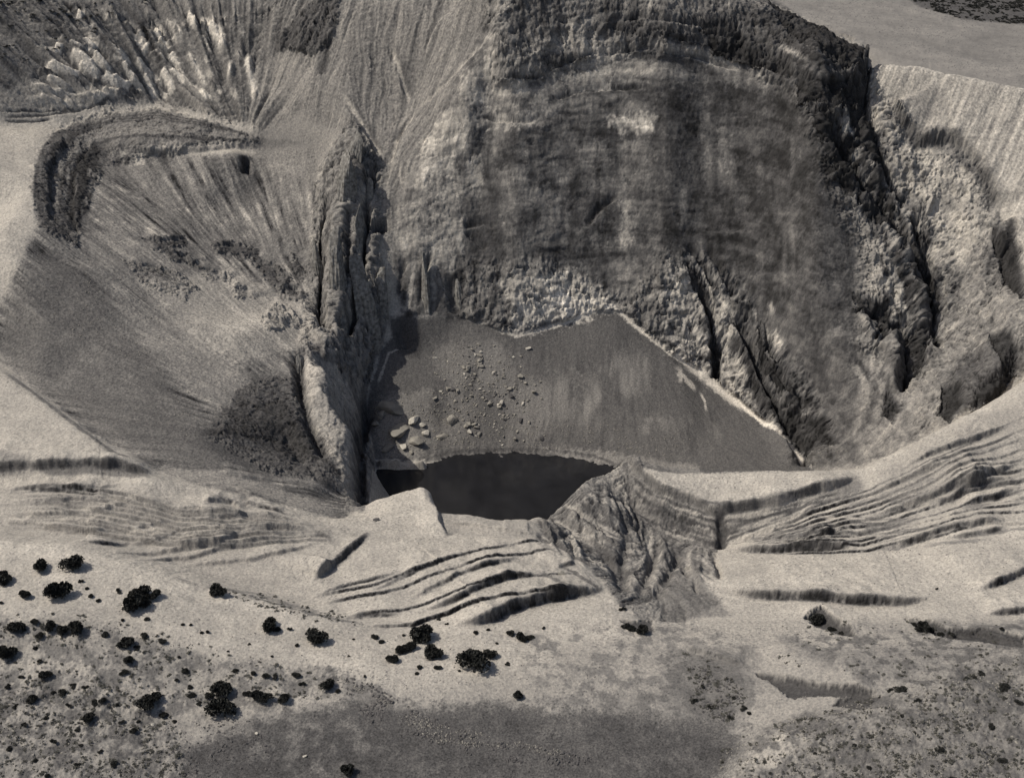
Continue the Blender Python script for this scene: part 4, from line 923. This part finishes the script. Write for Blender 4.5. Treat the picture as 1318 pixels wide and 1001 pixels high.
SMALL = [(0,772,9),(152,757,10),(170,760,10),(188,764,14),(166,780,12),(186,776,14),(356,806,13),(373,807,8),(382,828,8),(185,814,12),(210,821,12),(258,811,9),(267,811,9),(237,800,9),(247,801,7),(190,792,11),(158,796,8),(44,796,13),(30,806,10),(65,803,15),(82,808,15),(52,814,12),(135,812,12),(174,830,11),(47,831,11),(2,834,14),(52,847,10),(165,847,14),(160,861,13),(112,755,9),(117,764,10),(126,770,9),(104,746,8),(92,879,10),(80,887,13),(68,888,9),(42,897,15),(110,881,10),(120,900,13),(132,898,12),(200,894,14),(270,891,13),(342,896,16),(318,889,13),(247,891,12),(302,859,11),(342,866,12),(355,867,11),(381,864,13),(325,861,11),(437,884,11),(389,876,10),(239,859,12),(210,916,12),(157,926,9),(172,937,12),(130,964,9),(100,981,8),(105,956,8),(147,979,12),(245,881,10),(530,829,15),(482,816,12),(490,822,11),(564,795,7),(540,854,11),(563,856,12),(538,862,10),(612,810,10),(630,807,9),(681,815,13),(655,851,9),(801,780,10),(826,807,15),(803,803,10),(1070,805,13),(1082,812,9),(1176,801,12),(1197,806,13),(1210,811,12),(1225,812,10),(1242,869,12),(1256,869,10),(1145,884,10),(1160,916,10),(1180,897,10),(1180,941,8),(1206,756,5),(1262,862,12),(1294,880,14),(945,894,9),(955,906,11),(940,920,10),(965,915,10),(905,880,8),(893,898,10),(915,905,9),(1225,1000,14),(1290,975,13),(1275,930,12),(1210,960,13),(1120,985,11),(1310,900,12),(1050,965,9),(1098,955,9),(150,905,8),(60,920,9),(20,905,10),(88,905,8),(30,930,9),(70,950,10),(12,960,11),(45,975,9),(60,995,10),(225,925,8),(228,872,8),(258,902,9),(300,915,9),(12,880,9),(28,868,8),(100,935,8),(180,925,8),(455,820,6),(520,815,7),(575,800,6),(640,826,7),(590,860,7),(448,842,5),(470,868,6),(700,806,6),(320,826,6),(294,836,5),(230,842,7),(350,842,6)]
for b in BIG: shrub(b[0], b[1], b[2], b[3], 'dark shrubs on the pale ground')
# small shrubs are told apart by the nearest named shrub and the side they stand on
LMK = {0:'the left one of the crest pair',1:'the right one of the crest pair',3:'the broad round hill shrub',5:'the big double shrub',8:'the lone skyline shrub',9:'the tailed hill-foot shrub',10:'the square-topped lone shrub',11:'the tall terrace shrub',13:'the largest terrace shrub',17:'the lone square shrub',18:'the wide terrace-step shrub',21:'the two large flat-edge shrubs',23:'the small flat-edge shrub',24:'the lower left scrub shrub',25:'the pale-strip shrub',26:'the left-edge clump',27:'the bottom left scrub shrub',29:'the thick hill-foot row shrub',30:'the low bank shrub',31:'the gravel flat corner shrub',32:'the bottom-edge flat shrub',33:'the gully-foot shrub',34:'the hollow shrub on the right',35:'the dark-line shrub on the right',37:'the mound-top shrub'}
cnt = {}
for px, py, d in SMALL:
    k = min(LMK, key=lambda i: math.hypot(BIG[i][0] - px, (BIG[i][1] - py) * 1.3)); b = BIG[k]; dx, dy = px - b[0], (py - b[1]) * 1.3
    sd = ('right of' if dx > 0 else 'left of') if abs(dx) > 2.2 * abs(dy) else ('below' if dy > 0 else 'above') if abs(dy) > 2.2 * abs(dx) else ('below and ' if dy > 0 else 'above and ') + ('right of' if dx > 0 else 'left of')
    cnt.setdefault((k, sd), []).append((math.hypot(dx, dy), px, py, d))
ORD = ['', 'second ', 'third ', 'fourth ', 'fifth ', 'sixth ', 'seventh ', 'eighth ', 'ninth ', 'tenth ', 'eleventh ', 'twelfth ']
for (k, sd), L_ in cnt.items():
    L_.sort()
    for n, (_, px, py, d) in enumerate(L_):
        sz = 'tiny' if d < 8.5 else 'small' if d < 12.5 else 'low'
        shrub(px, py, d, ('%s dark shrub, %snearest one %s %s' % (sz, ORD[n], sd, LMK[k])), 'dark shrubs on the pale ground')

# boulders and fallen stones
rockm = simple_mat('fallen rock', (.22, .204, .175), .95, .1, .3, 2.2, .5); paler = simple_mat('pale fallen rock', (.40, .37, .315), .95, .1, .25, 2.2, .5); darkr = simple_mat('dark cinder rock', (.085, .08, .077), .95, .1, .3, 2.2, .5)
def rock_np(seed, sub=2):
    bm = bmesh.new(); bmesh.ops.create_icosphere(bm, subdivisions=sub, radius=.5)
    r = np.random.default_rng(seed); pl_ = [(lambda n: (n / np.linalg.norm(n), r.uniform(.17, .36)))(r.normal(size=3)) for _ in range(13)]
    for v in bm.verts:
        c = np.array(v.co)
        for n, h in pl_:
            t = c @ n
            if t > h: c = c - n * (t - h) * .92
        c *= 1 + r.uniform(-.03, .03); v.co = c
    V_ = np.array([v.co[:] for v in bm.verts]); F_ = [[v.index for v in f.verts] for f in bm.faces]; bm.free(); return V_, np.array(F_)
RK = [rock_np(200 + k, 3) for k in range(6)]
RKM = {m.name: [mesh_np('boulder', v, f, m) for v, f in RK] for m in (rockm, paler, darkr)}
def stone(name, px, py, d, label, mat, group=None, sq=(1, 1, 1), cat='boulder'):
    p = flat_ix(px, py + d * .2); m = wpx(p) * d * 1.22
    o = bpy.data.objects.new(name, random.choice(RKM[mat.name])); COL.objects.link(o)
    o.location = (p[0], p[1], p[2] + .04 * m * sq[2]); o.scale = (m * sq[0], m * sq[1], m * sq[2] * .85); o.rotation_euler = (random.uniform(-.3, .3), random.uniform(-.3, .3), random.uniform(0, 6.28))
    o['label'] = label; o['category'] = cat
    if group: o['group'] = group
    return o
for px, py, d, sq, lab in ((503,520,26,(1.1,.8,.7),'broad flat boulder, topmost on the rubble under the rock spine'),(492,531,11,(1,1,1),'round boulder just below the broad topmost one'),(485,544,9,(1,1,1),'small boulder at the left edge of the rubble by the spine'),
        (512,549,27,(1.2,.8,.6),'long slanting slab in the middle of the rubble by the spine'),(532,537,16,(1.1,.8,.7),'pale boulder right of the topmost broad one'),(535,562,20,(1.1,.8,.6),'lowest broad slab on the rubble above the lake'),(548,556,12,(1,.9,.8),'pale boulder right of the long slanting slab'),
        (568,560,13,(1,.8,.8),'dark-sided boulder at the right end of the rubble'),(583,537,15,(.9,1,1),'pointed boulder above the right end of the rubble'),(544,545,9,(1,1,.8),'small pale boulder between the two broad slabs'),(529,580,8,(1,1,.8),'small boulder on the lake shore below the slabs'),(520,572,12,(1.2,.8,.6),'low pale slab near the lake shore at left'),(498,575,14,(1.2,.8,.6),'flat boulder at the lower left of the rubble'),(510,590,12,(1.4,.7,.4),'flat pale stone on the spit beside the lake'),(1030,955,0,(1,1,1),'')):
    if d: stone('boulder', px, py, d * 1.15, lab, paler if 'pale' in lab else rockm, 'boulders below the rock spine', sq)
G1 = 'fallen stones on the scree'
for k in range(290):
    px = random.gauss(618, 40); py = random.gauss(505, 36)
    if not (555 < px < 700 and 440 < py < 574): continue
    stone('stone', px, py, random.choice((2.2, 2.5, 3, 3, 3.5, 4, 4.5, 6, 9)), 'angular stone fallen on the dark scree between the spine and the streaked slope', random.choice((paler, rockm, rockm, rockm, rockm, darkr)), G1, (1, random.uniform(.7, 1), random.uniform(.6, 1)), 'stone')
for px, py, d, lab in ((330,942,6,'white stone on the gravel flat near its upper left corner'),(392,972,6,'small bright stone on the gravel flat near the bottom edge'),(196,931,5,'pale stone at the left edge of the gravel flat')): stone('stone', px, py, d, lab, paler, None, (1, 1, .8), 'stone')
stone('boulder', 885, 730, 14, 'dark boulder on the lip right of the eroded gully', rockm, None, (1, 1, .9)); stone('boulder', 722, 736, 10, 'grey boulder at the left rim of the eroded gully', rockm, None, (1.2, .8, .7)); stone('boulder', 484, 668, 9, 'dark rock at the top end of the crack in the terraces', darkr); stone('boulder', 800, 778, 9, 'dark rock at the bottom end of the eroded gully', darkr)

def fin_mesh(seed, dims):
    r = np.random.default_rng(seed); bm = bmesh.new(); bmesh.ops.create_icosphere(bm, subdivisions=5, radius=1)
    v = np.array([q.co[:] for q in bm.verts]); f = np.array([[q.index for q in p.verts] for p in bm.faces]); bm.free()
    v = v / np.max(np.abs(v), axis=1)[:, None] ** .85 * .5                    # a worn block, then split along joints
    for k in range(9):
        n = r.normal(size=3) * np.array([1, 1, .35]) if k < 6 else np.array([r.uniform(-.8, .8), r.uniform(-.8, .3), 1]); n /= np.linalg.norm(n); h = r.uniform(.30, .46)
        t = v @ n; v = v - np.where(t > h, (t - h) * .9, 0)[:, None] * n
    v[:, 0] *= 1 - .35 * (v[:, 2] + .5); v[:, 1] *= 1 - .35 * (v[:, 2] + .5)
    n = perlin(v[:, 0] * 7, v[:, 1] * 7, v[:, 2] * 2.2 + seed) + .5 * perlin(v[:, 0] * 17, v[:, 1] * 17, v[:, 2] * 6)
    return mesh_np('rock_fin', v * (1 + .13 * n[:, None] * np.array([1, 1, .25])) * np.array(dims), f, finm)
finm = simple_mat('spine rock', (.165, .156, .14), .95, .1, .6, .8, .8)
for i, (px, py, w_, h_, lean, lab) in enumerate(((446,232,20,110,.06,'tallest rock fin at the head of the dark rock spine'),(434,330,19,130,-.05,'long rock fin between the two black slots of the spine'),(459,300,13,110,.03,'thin rock fin left of the right-hand slot of the spine'),(474,262,13,120,.05,'rock fin on the right edge of the spine above the cave'),(470,372,20,130,-.08,'broad rock fin low on the right side of the spine'),(409,330,10,90,-.04,'narrow rock fin on the left edge of the spine'),
        (440,400,15,90,-.1,'blunt rock fin where the two black slots of the spine meet'),(456,192,15,64,.2,'jagged rock knob on top of the spine'),(388,468,10,52,0,'dark upright rock at the top of the smooth bluff'),(548,352,9,80,-.05,'thin pale rock rib at the left foot of the great wall'),(492,372,14,80,-.1,'rock rib beside the shaded chute'),(590,372,12,60,0,'dark rock rib at the left end of the wall foot'))):
    p = flat_ix(px, py + h_ * .3); m = wpx(p)
    o = bpy.data.objects.new('rock_fin', fin_mesh(500 + i, (m * w_ * 1.5, m * w_ * 1.3, m * h_))); COL.objects.link(o)
    o.location = (p[0], p[1] + m * w_ * .25, p[2] + m * h_ * .14); o.rotation_euler = (-.28, lean, random.uniform(-.3, .3))
    o['label'] = lab; o['category'] = 'rock'
# what nobody could count: rubble and scrub, one object each
def scatter(name, n, boxes, sizes, proto, mat, flatness=(.5, .9), smooth=False, power=2.2):
    V_ = []; F_ = []; off_ = 0
    for (poly_, wgt) in boxes:
        Q = np.array(poly_, float); k = int(n * wgt); x0, y0 = Q.min(0); x1, y1 = Q.max(0); pts = []
        while len(pts) < k:
            x, y = random.uniform(x0, x1), random.uniform(y0, y1); c = False
            for a, b in zip(Q, np.roll(Q, -1, 0)):
                if (a[1] > y) != (b[1] > y) and x < (b[0] - a[0]) * (y - a[1]) / (b[1] - a[1]) + a[0]: c = not c
            if c and perlin(x / 26, y / 13, 3.3) + random.uniform(-.35, .35) > -.05: pts.append((x, y))
        G = drop(pts, Z1)
        for p in G:
            v, f = proto[random.randrange(len(proto))]; s_ = sizes[0] + (sizes[1] - sizes[0]) * random.random() ** power; a = random.uniform(0, 6.28); ca, sa = math.cos(a), math.sin(a)
            w_ = v * s_ * np.array([1, random.uniform(.7, 1), random.uniform(*flatness)])
            V_.append(np.stack([w_[:, 0] * ca - w_[:, 1] * sa, w_[:, 0] * sa + w_[:, 1] * ca, w_[:, 2]], -1) + p); F_.append(f + off_); off_ += len(v)
    me = mesh_np(name, np.concatenate(V_), np.concatenate(F_), mat, smooth); o = bpy.data.objects.new(name, me); COL.objects.link(o); o['kind'] = 'stuff'; return o
LO = [rock_np(300 + k, 1) for k in range(5)]
CL = []
for k in range(5):
    r = np.random.default_rng(400 + k); CL.append(leaf_cloud(r, [(np.array([r.uniform(-.25, .25), r.uniform(-.25, .25), .15]), .33) for _ in range(3)], 46, .15))
o = scatter('dark_rubble', 1500, [([(425,865),(475,878),(545,920),(650,955),(785,978),(700,990),(560,962),(470,925)], .6), ([(880,840),(935,850),(960,900),(935,930),(890,915)], .2), ([(190,930),(330,925),(360,990),(220,1005)], .2)], (.35, 1.5), LO, darkr); o['label'] = 'dark cinder rubble strewn across the gravel flat'
o = scatter('pale_rubble', 5200, [([(560,440),(640,440),(700,500),(690,570),(570,572)], .2), ([(430,868),(560,930),(780,978),(560,955)], .1), ([(-20,880),(200,880),(235,1005),(-20,1005)], .15), ([(930,960),(1000,925),(1150,890),(1320,850),(1320,1005),(925,1005)], .38), ([(660,395),(760,380),(800,400),(730,415),(665,430)], .05), ([(860,400),(930,440),(1040,580),(930,500)], .05), ([(480,510),(560,500),(580,575),(490,590)], .2), ([(120,330),(300,430),(330,560),(240,560),(60,420)], .12), ([(600,520),(900,560),(860,590),(600,580)], .12)], (.25, 1.1), LO, rockm); o['label'] = 'pale rubble strewn over scree and scrubland'
o = scatter('ground_scrub', 4200, [([(-20,880),(120,870),(230,925),(240,1005),(-20,1005)], .26), ([(-20,790),(120,790),(420,870),(430,900),(200,905),(-20,880)], .16), ([(930,950),(1010,930),(1150,890),(1320,850),(1320,1005),(925,1005)], .4), ([(880,840),(935,850),(965,900),(940,930),(890,915)], .07), ([(280,750),(430,785),(470,805),(400,800),(300,770)], .05), ([(1000,800),(1318,800),(1318,880),(1000,860)], .06)], (.3, 1.5), CL, scrubm, (.5, .8), power=2.6); o['label'] = 'low grey scrub covering the near slopes'
o = scatter('dark_pebbles', 1500, [([(920,715),(1318,690),(1318,790),(930,775)], .3), ([(500,690),(690,690),(780,760),(560,800),(420,770)], .25), ([(420,810),(800,810),(860,900),(480,890)], .3), ([(100,770),(480,810),(480,870),(100,830)], .15)], (.2, .75), LO, darkr, power=3); o['label'] = 'dark pebbles dotting the pale ash'
o = scatter('far_scrub', 900, [([(1130,-10),(1185,10),(1240,25),(1318,32),(1350,-10)], .9), ([(0,0),(200,0),(60,80),(0,90)], .1)], (1, 3.2), CL, leafm, (.5, .8)); o['label'] = 'dark scrub on the plain beyond the crater rim'
log('objects')

log('done')
